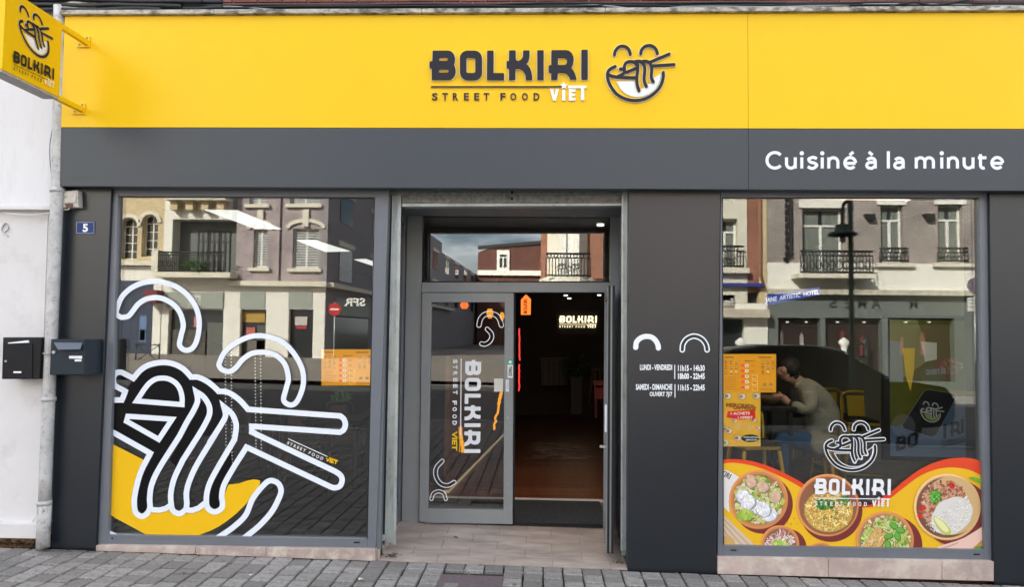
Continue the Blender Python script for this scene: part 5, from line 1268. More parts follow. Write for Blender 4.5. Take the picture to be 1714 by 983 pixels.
# left-room plant, tables and chairs
pp = thing('hanging_plant', P(573, 664, .8), 'small green trailing plant under the orange menu in the left window', 'plant')
foliage('foliage', P(573, 664, .8), .085, .035, 220, M_GRN2, pp, .006, .014); tube('stem', [P(577, 646, .8), P(577, 662, .8)], .012, M_BK2, pp)
M_CHR = mat('yellow_metal', (.62, .44, .02), .35); M_SEAT = mat('black_seat', (.015, .015, .015), .6); M_TT = mat('black_table', (.02, .018, .017), .3); M_BRN = mat('brown_chair', (.10, .045, .03), .5)
def stool(loc, rz, lab, m=None, h=.72, back=True, grp='yellow metal bar stools'):
    m = m or M_CHR; t = thing('bar_stool', loc, lab, 'stool', grp); L_ = Vector(loc); cs, sn = math.cos(rz), math.sin(rz)
    def w3(x, y, z): return L_+Vector((x*cs-y*sn, x*sn+y*cs, z))
    for sx in (-1, 1):
        for sy in (-1, 1): tube('leg', [w3(.23*sx, .23*sy, 0), w3(.15*sx, .15*sy, h-.01)], [.013, .018], m, t, 8)
    for z, k in ((.25, .205),): tubes('footrest', [([w3(-k, -k, z), w3(k, -k, z)], .009), ([w3(k, -k, z), w3(k, k, z)], .009), ([w3(k, k, z), w3(-k, k, z)], .009), ([w3(-k, k, z), w3(-k, -k, z)], .009)], m, t)
    V = [w3(x, y, h) for x, y in rrect(-.17, -.17, .17, .17, .05)]; prismw('seat', V, Vector((0, 0, .025)), m, t, .004)
    V = [w3(x, y, h+.026) for x, y in rrect(-.16, -.16, .16, .16, .05)]; prismw('cushion', V, Vector((0, 0, .03)), M_SEAT, t, .006)
    if back:
        tube('back_frame', cat3([w3(-.15, .16, h), w3(-.16, .19, h+.2), w3(-.12, .21, h+.31), w3(.12, .21, h+.31), w3(.16, .19, h+.2), w3(.15, .16, h)]), .013, m, t, 8)
        prismw('back_plate', [w3(-.09, .19, h+.06), w3(.09, .19, h+.06), w3(.10, .212, h+.28), w3(-.10, .212, h+.28)], (w3(0, .004, 0)-w3(0, 0, 0)), m, t)
    return t
def cat3(pts, n=6):
    q = []
    for i in range(len(pts)-1):
        p0 = pts[i-1] if i else pts[0]*2-pts[1]; p1, p2 = pts[i], pts[i+1]; p3 = pts[i+2] if i+2 < len(pts) else p2*2-p1
        for k in range(n): t = k/n; q.append(.5*((2*p1)+(p2-p0)*t+(2*p0-5*p1+4*p2-p3)*t*t+(3*p1-p0-3*p2+p3)*t**3))
    return q+[pts[-1]]
FZ = .085
def floorat(px, py_, Y): p_ = P(px, py_, Y); return Vector((p_.x, Y, FZ))
stool(floorat(1262, 700, 1.0), R(8), 'yellow bar stool with black seat partly hidden behind the offer poster')
stool(floorat(1352, 700, 1.45), R(-100), 'yellow bar stool under the seated diner', back=False)
stool(floorat(1406, 700, 3.0), R(12), 'yellow bar stool standing behind the diner', h=.75); stool(floorat(1442, 700, 2.6), R(-10), 'yellow bar stool nearest the tablet screen', h=.75)
stool(floorat(1470, 700, 3.6), R(80), 'farthest yellow bar stool in the right room', h=.75)
for px, Y, l_ in ((505, 2.2, 'brown chair in the left room, nearer the door'), (410, 3.0, 'brown chair in the left room behind the beads'), (575, 3.2, 'brown chair farthest right in the left room')): stool(floorat(px, 700, Y), R(30), l_, M_BRN, .5, grp='brown chairs of the left room')
def table(x0, x1, y0, y1, h, lab):
    t = thing('table', ((x0+x1)/2, (y0+y1)/2, FZ), lab, 'table'); box('tabletop', x0, x1, y0, y1, h-.04, h, M_TT, t, .004)
    for x in (x0+.05, x1-.05):
        for y in (y0+.05, y1-.05): box('leg', x-.02, x+.02, y-.02, y+.02, FZ, h-.04, M_TT, t)
tz = P(1300, 676, 1.3).z
table(P(1180, 700, 1.4).x, P(1322, 700, 1.4).x, 1.2, 1.9, tz-.02, 'black high table in front of the eating diner'); table(-2.9, -1.9, 2.4, 3.1, .8, 'dark table in the left room')
# ------------------------------------------------------------------ tablet / screen totem in the right window
kt = thing('poster_display', P(1552, 770, .9), 'tall framed poster of a phone over the words BOLKIRI COMMANDEZ inside the right window', 'framed poster')
YK = .75
prism('frame', [(1480, 527), (1624, 529), (1624, 775), (1480, 771)], YK, .06, M_BK2, kt, .006)
p = Print(.0002); OL = (.10, .105, .012)
p.conv([(1489, 535), (1620, 537), (1621, 767), (1490, 764)], OL); p.conv([(1489, 535), (1535, 536), (1560, 600), (1500, 640), (1489, 620)], (.24, .26, .10))
p.poly([(1490, 764), (1490, 712), (1500, 715), (1520, 706), (1540, 700), (1560, 690), (1590, 682), (1600, 678), (1615, 672), (1621, 674), (1621, 767)], (.11, .17, .27))
p.conv([(1489, 570), (1510, 572), (1512, 640), (1489, 640)], (.3, .36, .34)); p.conv([(1511, 583), (1531, 583), (1530, 620), (1524, 655), (1516, 630)], (.78, .56, .04)); p.conv([(1541, 572), (1568, 574), (1568, 602), (1548, 606)], (.62, .66, .56))  # yellow triangle is a reflection painted into the print
p.disc(1590, 615, 24, 18, (.17, .06, .04)); p.disc(1592, 613, 19, 14, (.22, .12, .06)); 
for k in range(60):
    a = rnd.uniform(0, 6.28); r_ = math.sqrt(rnd.random()); p.disc(1592+18*r_*math.cos(a), 613+13*r_*math.sin(a), rnd.uniform(1, 2.4), rnd.uniform(.8, 1.6), rnd.choice([(.35, .14, .07), (.15, .05, .03), (.12, .2, .04), (.4, .3, .14)]), n=7)
p.disc(1560, 630, 22, 16, (.09, .13, .05), rot=.3); p.text('OUVERTURE', 1548, 619, 1581, 628, (.40, .42, .5), .02, -.06)
ph = [(1545, 655), (1552, 652), (1596, 659), (1600, 664), (1566, 728), (1558, 732), (1512, 718), (1508, 712)]
p.poly(ph, (.018, .02, .022)); p.stroke(ph, .8, (.25, .28, .28), closed=True)
ti2 = aff([c5((155, 235))[0], c5((1005, 376))[0], c5((430, 889))[0]], [(1544, 677), (1578, 689), (1555, 706)])
p.add(mapVF(tess(MILK), ti2), (.3, .4, .1))
for s in icon_strokes(6): p.add(mapVF(s, ti2), (.5, .52, .55))
for ch, x, y in (('B', 1497, 732), ('O', 1517, 727), ('I', 1577, 711), ('R', 1588, 708), ('J', 1606, 702)):
    V, Fc = LET[ch]; mx0 = min(v.x for v in V); my0 = min(v.y for v in V); mw = max(v.x for v in V)-mx0; mh = max(v.y for v in V)-my0
    w_ = 18 if ch in 'BOR' else 5; p.add(([Vector((x+w_*(v.x-mx0)/mw, y+24*(v.y-my0)/mh-(v.x-mx0)/mw*w_*.28)) for v in V], Fc), (.012, .014, .02))
p.text('COMMANDEZ', 1573, 738, 1617, 744, (.015, .018, .03), .03, -.2); p.conv([(1574, 745), (1618, 735), (1618, 739), (1574, 749)], (.05, .06, .08))
p.build('poster_print', onY(YK), NY, printmat('screen_print', .3, emit=.03), kt)
# blue slanted banner seen in the right window
bn = thing('blue_banner', P(1325, 500, .6), 'slanted blue strip with JANE ARTISTIC HOTEL in white high in the right window', 'banner')
p = Print(.0003); p.poly([(1280, 495), (1372, 480), (1373, 494), (1280, 512)], (.02, .04, .30)); V, Fc = text2d('JANE  ARTISTIC  HOTEL', .03)
p.add(([Vector((1281+90*v.x, 499+10*v.y-14*v.x)) for v in V], Fc), (.7, .76, .9)); p.build('banner_strip', onY(.6), NY, printmat('banner_print', .5, emit=.16), bn)
cu = thing('curtain_rod', (3.2, 1, 2.6), 'pale grey side wall edge at the right of the right window', 'wall edge'); 
box('wall_edge', P(1626, 600, .5).x, 3.5, .3, .55, .09, 2.88, mat('grey_green_wall', (.30, .35, .32), .8, noise=.25, scale=6), cu)
# ------------------------------------------------------------------ the diner
M_SKIN = mat('skin', (.55, .32, .22), .55, noise=.06, scale=12); M_JACK = mat('grey_green_jacket', (.37, .37, .30), .85, noise=.12, scale=10, bump=1, bscale=9, bdist=.03)
M_JEAN = mat('blue_denim', (.045, .13, .30), .85, noise=.25, scale=14, bump=.4, bscale=20, bdist=.01); M_HAIR = mat('black_hair', (.02, .018, .016), .6, noise=.4, scale=60, bump=.6, bscale=90, bdist=.01); M_SHOE = mat('grey_shoe', (.2, .2, .2), .6)
def skin(name, verts, edges, rad, m, par, sub=2, root=0):
    me_ = bpy.data.meshes.new(name); off = rootloc(par); me_.from_pydata([Vector(v)-off for v in verts], edges, [])
    o = bpy.data.objects.new(name, me_); COL.objects.link(o)
    md = o.modifiers.new('Skin', 'SKIN')
    if not me_.skin_vertices: 
        bm = bmesh.new(); bm.from_mesh(me_); bm.verts.layers.skin.verify(); bm.to_mesh(me_); bm.free()
    for i, sv in enumerate(me_.skin_vertices[0].data):
        r_ = rad[i]; sv.radius = r_ if isinstance(r_, tuple) else (r_, r_); sv.use_root = (i == root)
    md.use_smooth_shade = True; s = o.modifiers.new('Sub', 'SUBSURF'); s.levels = sub; s.render_levels = sub
    dg = bpy.context.evaluated_depsgraph_get(); ev = o.evaluated_get(dg); m2 = bpy.data.meshes.new_from_object(ev); o.modifiers.clear(); o.data = m2
    m2.materials.clear(); m2.materials.append(m); m2.polygons.foreach_set('use_smooth', [True]*len(m2.polygons)); o.parent = par; return o
YM = 1.42
def J(px, py, dy=0.0): p_ = P(px, py, YM+dy); return p_
person = thing('person', Vector((P(1352, 760, YM).x, YM, FZ)), 'person in grey green jacket and blue jeans bent over food in the right window', 'person')
hip = J(1378, 738); belly = J(1381, 708); chest = J(1364, 668); neckb = J(1342, 642); neck = J(1332, 635); jaw = J(1315, 634); skull = J(1317, 619)
hip, belly = J(1376, 742), J(1381, 712); V = [hip, belly, chest, neckb, neck, J(1321, 629), J(1315, 620), J(1316, 612)]; Ed = [(0, 1), (1, 2), (2, 3), (3, 4), (4, 5), (5, 6), (6, 7)]; Rd = [.07, .09, .10, .045, .05, .065, .078, .062]
def add(p_, e, r_): V.append(p_); Ed.append((e, len(V)-1)); Rd.append(r_); return len(V)-1
ch = add(J(1307, 632), 5, .036); add(J(1303, 625.5), 6, .03); add(J(1300.8, 627.5), len(V)-1, .011)
ear = add(J(1311, 621, -.085), 6, .014)
for sy in (-1, 1):
    s_ = add(J(1356, 657, .15*sy), 3, .04); e = add(J(1355 if sy < 0 else 1345, 688, .2*sy), s_, .036); wq = add(J(1322, 676, .08*sy), e, .03); h = add(J(1312, 668, .05*sy), wq, .034)
    pm = add(J(1306, 665, .045*sy), h, .03)
    for k in range(4):
        a = add(J(1301, 661+k*2.2, (.03+.006*k)*sy), pm, .0095); b = add(J(1296.5, 660.5+k*2.4, (.015)*sy), a, .0085); add(J(1293.5, 662+k*2.2, .002*sy), b, .0075)
    a = add(J(1308, 661, .02*sy), h, .011); add(J(1303, 657, .01*sy), a, .009)
    hp = add(J(1368, 743, .09*sy), 0, .055); kn = add(J(1306, 735, .13*sy), hp, .065); an = add(J(1308+6*(sy < 0), 800, .13*sy), kn, .042); add(J(1288, 812, .13*sy), an, .036)
skin('body', V, Ed, Rd, M_SKIN, person)
# jacket
V = [J(1368, 752), J(1380, 722), J(1372, 685), J(1356, 655), J(1342, 640)]; Ed = [(0, 1), (1, 2), (2, 3), (3, 4)]; Rd = [(.15, .19), (.17, .2), (.165, .175), (.13, .14), .08]
for sy in (-1, 1):
    add(J(1360, 744, .12*sy), 0, .125); add(J(1352, 752, .12*sy), len(V)-1, .10)
    s_ = add(J(1356, 654, .17*sy), 3, .09); e = add(J(1357 if sy < 0 else 1348, 689, .2*sy), s_, .068); add(J(1338, 683, .15*sy), e, .058); add(J(1325, 677, .09*sy), len(V)-1, .046)
skin('jacket', V, Ed, Rd, M_JACK, person)
tube('collar', [J(1346, 636, -.06), J(1336, 646, -.075), J(1331, 652, -.05)], [.022, .03, .014], M_JACK, person, 10)
tube('cuff', [J(1326, 677.5, -.092), J(1322, 676, -.083)], [.043, .04], M_BK2, person, 14)
V = [J(1378, 748)]; Ed = []; Rd = [.11]
for sy in (-1, 1):
    hp = add(J(1362, 742, .09*sy), 0, .10); kn = add(J(1304, 733, .13*sy), hp, .088); m_ = add(J(1305+8*(sy < 0), 765, .13*sy), kn, .07); add(J(1308+8*(sy < 0), 797, .13*sy), m_, .062)
skin('jeans', V, Ed, Rd, M_JEAN, person)
for sy in (-1, 1): skin('shoe', [J(1312+8*(sy < 0), 806, .13*sy), J(1296, 815, .13*sy), J(1284, 816, .13*sy)], [(0, 1), (1, 2)], [.045, .042, .03], M_SHOE, person, 1)
def lump(name, c, rx, ry, rz, m, par, am=.06, n=28):
    V, Fc = [], []; rq = random.Random(8); ph_ = [rq.uniform(0, 6.3) for _ in range(6)]
    for i in range(n//2+1):
        th = math.pi*i/(n//2)
        for k in range(n):
            a = 2*math.pi*k/n; s = 1+am*(math.sin(3*a+ph_[0]+2*th)+math.sin(5*a-ph_[1]+4*th)+.6*math.sin(9*a+7*th+ph_[2]))*.5
            V.append(c+Vector((rx*math.sin(th)*math.cos(a)*s, ry*math.sin(th)*math.sin(a)*s, rz*math.cos(th)*s)))
    for i in range(n//2):
        for k in range(n): Fc.append((i*n+k, (i+1)*n+k, (i+1)*n+(k+1) % n, i*n+(k+1) % n))
    return mk(name, V, Fc, m, par, smooth=True)
lump('hair', J(1322, 616), .092, .098, .095, M_HAIR, person, .07)
lump('hair_nape', J(1328, 628), .05, .07, .05, M_HAIR, person, .08)
skin('undershirt', [J(1340, 645, 0), J(1333, 660, 0), J(1335, 676, 0), J(1344, 700, 0)], [(0, 1), (1, 2), (2, 3)], [.07, .1, .11, .12], M_BK2, person)
fd_ = thing('food_bowl', J(1296, 668), 'brown bowl held up by the diner at the edge of the menu poster', 'bowl')
c = J(1290, 668); prof = [(.0, -.05), (.06, -.045), (.10, -.005), (.115, .03), (.108, .03), (.09, .0), (.0, -.02)]
V = []; Fc = []
for i, (r_, z) in enumerate(prof):
    for k in range(20): a = 2*math.pi*k/20; V.append(c+Vector((r_*math.cos(a), r_*math.sin(a), z)))
for i in range(len(prof)-1):
    for k in range(20): Fc.append((i*20+k, i*20+(k+1) % 20, (i+1)*20+(k+1) % 20, (i+1)*20+k))
mk('bowl_shell', V, Fc, mat('brown_bowl', (.2, .12, .07), .5), fd_, smooth=True)
# ------------------------------------------------------------------ across the street (seen mirrored in the glass)
M_CREAM = mat('cream_stucco', (.68, .65, .54), .9, noise=.06, scale=1.5, dirt=(.5, .45, .33), dscale=1.2, dth=(.55, .8))
M_CREAM2 = mat('ivory_paint', (.77, .76, .69), .85, noise=.05, scale=2)
M_OCH = mat('ochre_stone', (.56, .46, .28), .9, noise=.15, scale=3)
M_PNK = brickmat('mauve_brick', (.37, .31, .31), (.32, .265, .27), (.46, .41, .41), bh=.09, ms=.02)
M_GBR = brickmat('grey_brick', (.28, .245, .225), (.22, .19, .175), (.46, .42, .38), bh=.08, ms=.02)
M_RBR = brickmat('russet_brick', (.30, .12, .07), (.24, .09, .055), (.36, .26, .2))
M_WINF = mat('white_window_frame', (.74, .75, .70), .5); M_DG = mat('dark_window_glass', (.02, .025, .028), .08, spec=.8)
M_CURT = mat('grey_curtain', (.16, .18, .16), .9, noise=.3, scale=3, stretch=(14, 1, .3)); M_IRON = mat('black_iron', (.015, .015, .015), .5)
M_SHGRY = mat('grey_shopfront', (.13, .15, .14), .6, noise=.06, scale=1); M_SHBLU = mat('navy_shopfront', (.02, .035, .07), .5); M_SIGN = mat('sage_sign', (.30, .33, .29), .6)
M_GREEN = mat('dark_green_iron', (.012, .05, .025), .45)
def faces_wall(name, xs0, xs1, z0, z1, y, th, ops, m, par, back=True):
    """wall facing +y with real openings (x0,x1,z0,z1)"""
    X = sorted(set([xs0, xs1]+[v for o in ops for v in o[:2] if xs0 < v < xs1])); Z = sorted(set([z0, z1]+[v for o in ops for v in o[2:4] if z0 < v < z1])); V, Fc = [], []
    def inside(i, j):
        if i < 0 or j < 0 or i >= len(X)-1 or j >= len(Z)-1: return False
        cx, cz = (X[i]+X[i+1])/2, (Z[j]+Z[j+1])/2
        return not any(o[0] < cx < o[1] and o[2] < cz < o[3] for o in ops)
    def q(*p):
        k = len(V); V.extend(p); Fc.append((k, k+1, k+2, k+3))
    for i in range(len(X)-1):
        for j in range(len(Z)-1):
            if not inside(i, j): continue
            a, b, c, d = X[i], X[i+1], Z[j], Z[j+1]
            q((b, y, c), (a, y, c), (a, y, d), (b, y, d))
            if not inside(i-1, j): q((a, y, c), (a, y-th, c), (a, y-th, d), (a, y, d))
            if not inside(i+1, j): q((b, y-th, c), (b, y, c), (b, y, d), (b, y-th, d))
            if not inside(i, j-1): q((a, y, c), (b, y, c), (b, y-th, c), (a, y-th, c))
            if not inside(i, j+1): q((a, y, d), (a, y-th, d), (b, y-th, d), (b, y, d))
    return mk(name, V, Fc, m, par)
def WR(px0, py0, px1, py1, D):
    a, b = W(px0, py0, D), W(px1, py1, D); return min(a.x, b.x), max(a.x, b.x), min(a.z, b.z), max(a.z, b.z)
def bwin(r, y, par, style='casement', dep=.22, frame=None, curt=True, fw=.07):
    x0, x1, z0, z1 = r; yb = y-dep; fm = frame or M_WINF
    w_ = box('window', x0, x1, yb-.06, yb-.05, z0, z1, M_DG, par)
    L_ = [(x0, x0+fw, yb-.05, yb, z0, z1), (x1-fw, x1, yb-.05, yb, z0, z1), (x0+fw, x1-fw, yb-.05, yb, z0, z0+fw), (x0+fw, x1-fw, yb-.05, yb, z1-fw, z1)]
    xm = (x0+x1)/2; zt_ = z1
    if style in ('casement', 'tall'):
        zt_ = z0+(z1-z0)*.74; L_.append((x0+fw, x1-fw, yb-.049, yb+.001, zt_-fw*.5, zt_+fw*.5))
    if style in ('casement', 'tall', 'shut'): L_.append((xm-fw*.7, xm+fw*.7, yb-.048, yb+.002, z0+fw, zt_-fw*.5 if zt_ != z1 else z1-fw))
    if style == 'grid':
        for k in range(1, 5): z = z0+(z1-z0)*k/5; L_.append((x0+fw, x1-fw, yb-.048, yb-.01, z-.02, z+.02))
        L_.append((xm-.03, xm+.03, yb-.047, yb, z0+fw, z1-fw))
    boxes('frame', L_, fm, w_)
    if curt and style in ('casement', 'tall'):
        g = (x1-x0)*.3
        for a, b in ((x0+fw, xm-fw), (xm+fw, x1-fw)): box('curtain', a, b, yb-.046, yb-.04, z0+fw, z1-fw, M_CURT, w_)
    if style == 'shut':
        n_ = 14; boxes('blind', [(x0+fw, x1-fw, yb-.049, yb-.02, z0+fw+(z1-z0-2*fw)*k/n_, z0+fw+(z1-z0-2*fw)*(k+.62)/n_) for k in range(n_)], mat('pale_blind', (.5, .52, .5), .6), w_)
    return w_
def railing(r, y, par, nm='balcony_rail', arches=False):
    x0, x1, z0, z1 = r; L_ = [([Vector((x0, y, z1)), Vector((x1, y, z1))], .04), ([Vector((x0, y, z0+.04)), Vector((x1, y, z0+.04))], .035), ([Vector((x0, y, z1-.16)), Vector((x1, y, z1-.16))], .022)]
    n_ = max(4, int((x1-x0)/.11))
    for k in range(n_+1): x = x0+(x1-x0)*k/n_; L_.append(([Vector((x, y, z0)), Vector((x, y, z1-.16))], .018))
    for k in range(int((x1-x0)/.24)):
        cx = x0+.12+k*.24; L_.append(([Vector((cx+.07*math.cos(a), y, z1-.08+.07*math.sin(a))) for a in [j*math.pi/5 for j in range(11)]], .022))
        if arches: L_.append(([Vector((cx+.1*math.cos(a), y+.03, (z0+z1)/2-.1+.16*math.sin(a))) for a in [j*math.pi/5 for j in range(11)]], .02))
    return tubes(nm, L_, M_IRON, par, 5)
# --- grey brick house with shop (right window)
DE = 27.0; yE = W(1400, 450, DE).y
XE0, XE1 = W(1284, 450, DE).x, W(1284, 450, DE).x+14
eb = thing('grey_brick_house', (XE0+4, yE, 0), 'grey brick house across the street with white lintels, iron balcony and grey shopfront', 'house')
wins = [WR(1343, 348, 1412, 460, DE), WR(1474, 343, 1513, 440, DE), WR(1570, 342, 1613, 440, DE)]
dx = wins[2][0]-wins[1][0]; wins.append((wins[2][0]+dx, wins[2][1]+dx, wins[2][2], wins[2][3])); wins.append((wins[2][0]+2*dx, wins[2][1]+2*dx, wins[2][2], wins[2][3]))
up = [(a, b, c+3.4, d+3.4) for a, b, c, d in wins]
zc0, zc1 = W(1450, 470, DE).z, W(1450, 441, DE).z
faces_wall('brick_wall', XE0, XE1, zc1, 9.4, yE, .4, wins+up, M_GBR, eb)
faces_wall('pale_band', XE0, XE1, zc0-.35, zc1-.002, yE+.03, .4, [w_ for w_ in wins], M_CREAM2, eb)
faces_wall('shop_front', XE0, XE1, -.4, zc0-.352, yE-.02, .3, [WR(1303, 532, 1375, 640, DE), WR(1382, 532, 1478, 640, DE), WR(1487, 532, 1600, 640, DE), (XE0+8.6, XE0+13, .3, 2.6)], M_SHGRY, eb)
box('cornice', XE0, XE1, yE-.02, yE+.28, zc0-.52, zc0-.34, mat('weathered_cornice', (.5, .47, .38), .9, noise=.4, scale=2.5, stretch=(3, 1, 1)), eb)
box('roof_mass', XE0, XE1, yE-8, yE-.41, -.4, 9.4, M_SHGRY, eb); box('rear_display', XE0, XE1, yE-.4, yE-.33, -.4, zc0-.4, mat('shop_dark', (.03, .018, .015), .4), eb)
for k, r in enumerate(wins+up):
    bwin(r, yE, eb, 'casement'); box('lintel', r[0]-.12, r[1]+.12, yE+.001, yE+.05, r[3], r[3]+.42, M_CREAM2, eb)
    if k not in (0, 5): railing((r[0]-.1, r[1]+.1, r[2]+.02, r[2]+.5), yE+.12, eb); box('sill', r[0]-.25, r[1]+.3, yE-.0, yE+.2, r[2]-.16, r[2]-.03, M_CREAM, eb)
b0, b1, b2, b3 = WR(1328, 424, 1446, 461, DE)
railing((b0, b1, b2, b3), yE+.75, eb, arches=True); box('balcony_slab', b0-.1, b1+.1, yE+.001, yE+.8, b2-.16, b2-.02, M_CREAM, eb)
for px in (1452, 1551, 1640):
    x = W(px, 362, DE).x; z = W(px, 364, DE).z; prismw('wall_lamp', [Vector((x-.16, yE, z+.1)), Vector((x+.2, yE, z+.1)), Vector((x+.2, yE, z-.1)), Vector((x-.05, yE, z-.1))], Vector((0, .22, 0)), M_IRON, eb)
    
dpx = W(1322, 400, DE).x; tube('downpipe', [Vector((dpx, yE+.12, 9)), Vector((dpx, yE+.12, zc1+.25)), Vector((dpx-.25, yE+.12, zc1+.1))], .06, M_IRON, eb)
boxes('quoin', [(W(1314, 400, DE).x, W(1318, 400, DE).x+.05*(k % 2), yE+.001, yE+.1, zc1+.25*k, zc1+.25*k+.16) for k in range(20)], M_IRON, eb)
zs = W(1450, 508, DE)
for ch, px in zip('SEMAM', (1395, 1422, 1444, 1467, 1530)):
    x = W(px, 508, DE).x; V, Fc = text2d(ch, .01); mk('letter', [Vector((x+.14-.3*v.x, yE+.005, zs.z+.17-.34*v.y)) for v in V], Fc, mat('dark_letter', (.03, .04, .04), .5), eb)
# mannequins and clothes in the display
for px, h_, m_ in ((1240, 0, M_WINF), (1413, 0, M_WINF), (1450, 1, M_IRON)):
    c = W(px, 585, DE-.2); t = thing('mannequin', Vector((c.x, c.y, 0)), {1240: 'white torso mannequin in the cream house window', 1413: 'pale torso mannequin in the grey shop window', 1450: 'dark clothed mannequin in the grey shop window'}[px], 'mannequin')
    skin('torso', [c+Vector((0, 0, -.35)), c, c+Vector((0, 0, .25)), c+Vector((0, 0, .42)), c+Vector((.2, 0, .22)), c+Vector((-.2, 0, .22))], [(0, 1), (1, 2), (2, 3), (2, 4), (2, 5)], [.14, .11, .13, .045, .07, .07], m_, t, 1)
    tube('stand', [c+Vector((0, 0, -.4)), Vector((c.x, c.y, .1))], .02, M_IRON, t)
rd_ = random.Random(4)
for k in range(8):
    px = 1310+k*34; a_ = WR(px, 556+rd_.uniform(-6, 10), px+rd_.uniform(7, 10), 596, DE-.1); c_ = rd_.choice([(.3, .29, .26), (.05, .03, .03), (.14, .03, .03), (.12, .1, .09), (.2, .16, .12)])
    prismw('garment', [Vector((a_[0], yE-.2, a_[2])), Vector((a_[1], yE-.2, a_[2])), Vector((a_[1]-.02, yE-.2, a_[3]-.1)), Vector(((a_[0]+a_[1])/2, yE-.2, a_[3])), Vector((a_[0]+.02, yE-.2, a_[3]-.1))], Vector((0, -.07, 0)), mat('garment_%d' % int(c_[0]*100), c_, .9), eb)
a_ = WR(1303, 545, 1480, 547, DE-.1); box('clothes_rail', a_[0], a_[1], yE-.25, yE-.22, a_[2], a_[3], M_IRON, eb)
for k, px in enumerate((1320, 1352, 1405, 1450, 1520, 1560)): a_ = WR(px, 538, px+3.5, 540.5, DE); box('shop_spot', a_[0], a_[1], yE-.3, yE-.2, a_[2], a_[3], E_SPOT, eb)
# --- cream and red brick house (right window left part, and transom)
fbh = thing('cream_bow_house', (3, yE, 0), 'cream and russet brick house with a bow window and iron balcony across the street', 'house')
XF0, XF1 = W(905, 450, DE+1.6).x, XE0
fw = [WR(1196, 366, 1234, 449, DE)]; fw.append((fw[0][0]-2.6, fw[0][1]-2.6, fw[0][2], fw[0][3]))
cxa, cxb = fw[0][0]-1.0, W(1250, 400, DE).x
zf = W(1230, 455, DE).z
faces_wall('brick_wall', XF0, cxa-.001, 2.9, 9.2, yE, .3, [fw[1]], M_RBR, fbh)
faces_wall('cream_wall', cxa, cxb, 2.9, 9.2, yE+.06, .35, [fw[0]], M_CREAM, fbh)
box('brick_pier', cxb+.001, W(1270, 400, DE).x, yE-.3, yE+.02, 3.3, 9.2, M_RBR, fbh); box('cream_strip', W(1270, 400, DE).x+.002, XE0-.01, yE-.3, yE+.05, 2.9, 9.2, M_OCH, fbh)
tube('downpipe', [Vector((W(1272, 400, DE).x, yE+.1, 9)), Vector((W(1272, 400, DE).x, yE+.1, 3.9)), Vector((W(1277, 400, DE).x, yE+.12, 3.5))], .05, mat('rust_pipe', (.22, .09, .05), .6), fbh)
for r in fw: bwin(r, yE, fbh, 'tall', frame=M_WINF); railing((r[0]-.15, r[1]+.15, r[2], r[2]+.75), yE+.3, fbh); box('sill', r[0]-.3, r[1]+.35, yE+.061, yE+.35, r[2]-.2, r[2]-.03, M_CREAM, fbh)
faces_wall('shop_wall', XF0, XE0-.002, -.4, 2.899, yE+.04, .3, [WR(1200, 534, 1246, 690, DE), (XF0+.5, XF0+2.4, .2, 2.3), (XF0+3, XF0+4.6, .2, 2.3)], M_CREAM2, fbh)
box('blue_tube_sign', XF0+2, W(1275, 478, DE).x, yE+.1, yE+.3, W(1230, 478, DE).z-.05, W(1230, 478, DE).z+.07, mat('blue_sign', (.04, .05, .25), .4), fbh)
box('awning_box', XF0+3, W(1282, 520, DE).x, yE+.041, yE+.5, W(1230, 532, DE).z, W(1230, 518, DE).z, mat('beige_awning', (.5, .45, .36), .8, noise=.2, scale=3), fbh)
box('rear_dark', XF0, XE0-.01, yE-.4, yE-.3, -.4, 9.2, M_DG, fbh); box('house_mass', XF0, XE0-.01, yE-8, yE-.41, -.4, 9.2, M_RBR, fbh)
a = WR(1205, 494, 1229, 516, DE); box('name_board', a[0], a[1], yE+.041, yE+.06, a[2], a[3], mat('taupe_board', (.25, .2, .15), .7), fbh)
V, Fc = text2d('Foto', .02); mk('board_text', [Vector((a[1]-.05-(a[1]-a[0]-.1)*v.x, yE+.062, a[3]-.12-.25*v.y)) for v in V], Fc, M_WINF, fbh)
# bow window, at the transom reflection
def WD(px, py, D): return W(px, py, D, YD+.03)
Db = DE+1.3
bx0, bx1 = WD(916, 430, Db).x, WD(984, 430, Db).x; zb0, zb1 = WD(950, 466, Db).z, WD(950, 370, Db).z+2.2
bm0, bm1 = bx0+.45, bx1-.35; yb_ = yE+.7
for (xa, ya), (xb, yb2), nm in (((bx0, yE), (bm0, yb_), 'bow_side'), ((bm1, yb_), (bx1, yE), 'bow_side')):
    prismw(nm, [Vector((xa, ya, zb0)), Vector((xb, yb2, zb0)), Vector((xb, yb2, zb1)), Vector((xa, ya, zb1))], Vector((.0, -.12, 0)), M_CREAM, fbh)
wo = (bm0+.25, bm1-.25, zb0+.15, zb0+2.75)
faces_wall('bow_front', bm0, bm1, zb0, zb1, yb_, .15, [wo], M_CREAM2, fbh); bwin(wo, yb_+.1, fbh, 'tall', dep=.2, curt=False)
prismw('bow_slab', [Vector(q) for q in ((bx0-.3, yE, zb0-.2), (bx0-.1, yE+.8, zb0-.2), (bm0, yE+1.3, zb0-.2), (bm1, yE+1.3, zb0-.2), (bx1+.15, yE+.8, zb0-.2), (bx1+.35, yE, zb0-.2))], Vector((0, 0, .18)), M_CREAM, fbh)
prismw('bow_corbel', [Vector(q) for q in ((bx0, yE, zb0-1.1), (bm0+.2, yE+.5, zb0-1.1), (bm1-.2, yE+.5, zb0-1.1), (bx1, yE, zb0-1.1))], Vector((0, 0, .9)), M_OCH, fbh)
railing((bx0-.05, bx1+.05, zb0, zb0+.85), yE+1.2, fbh)
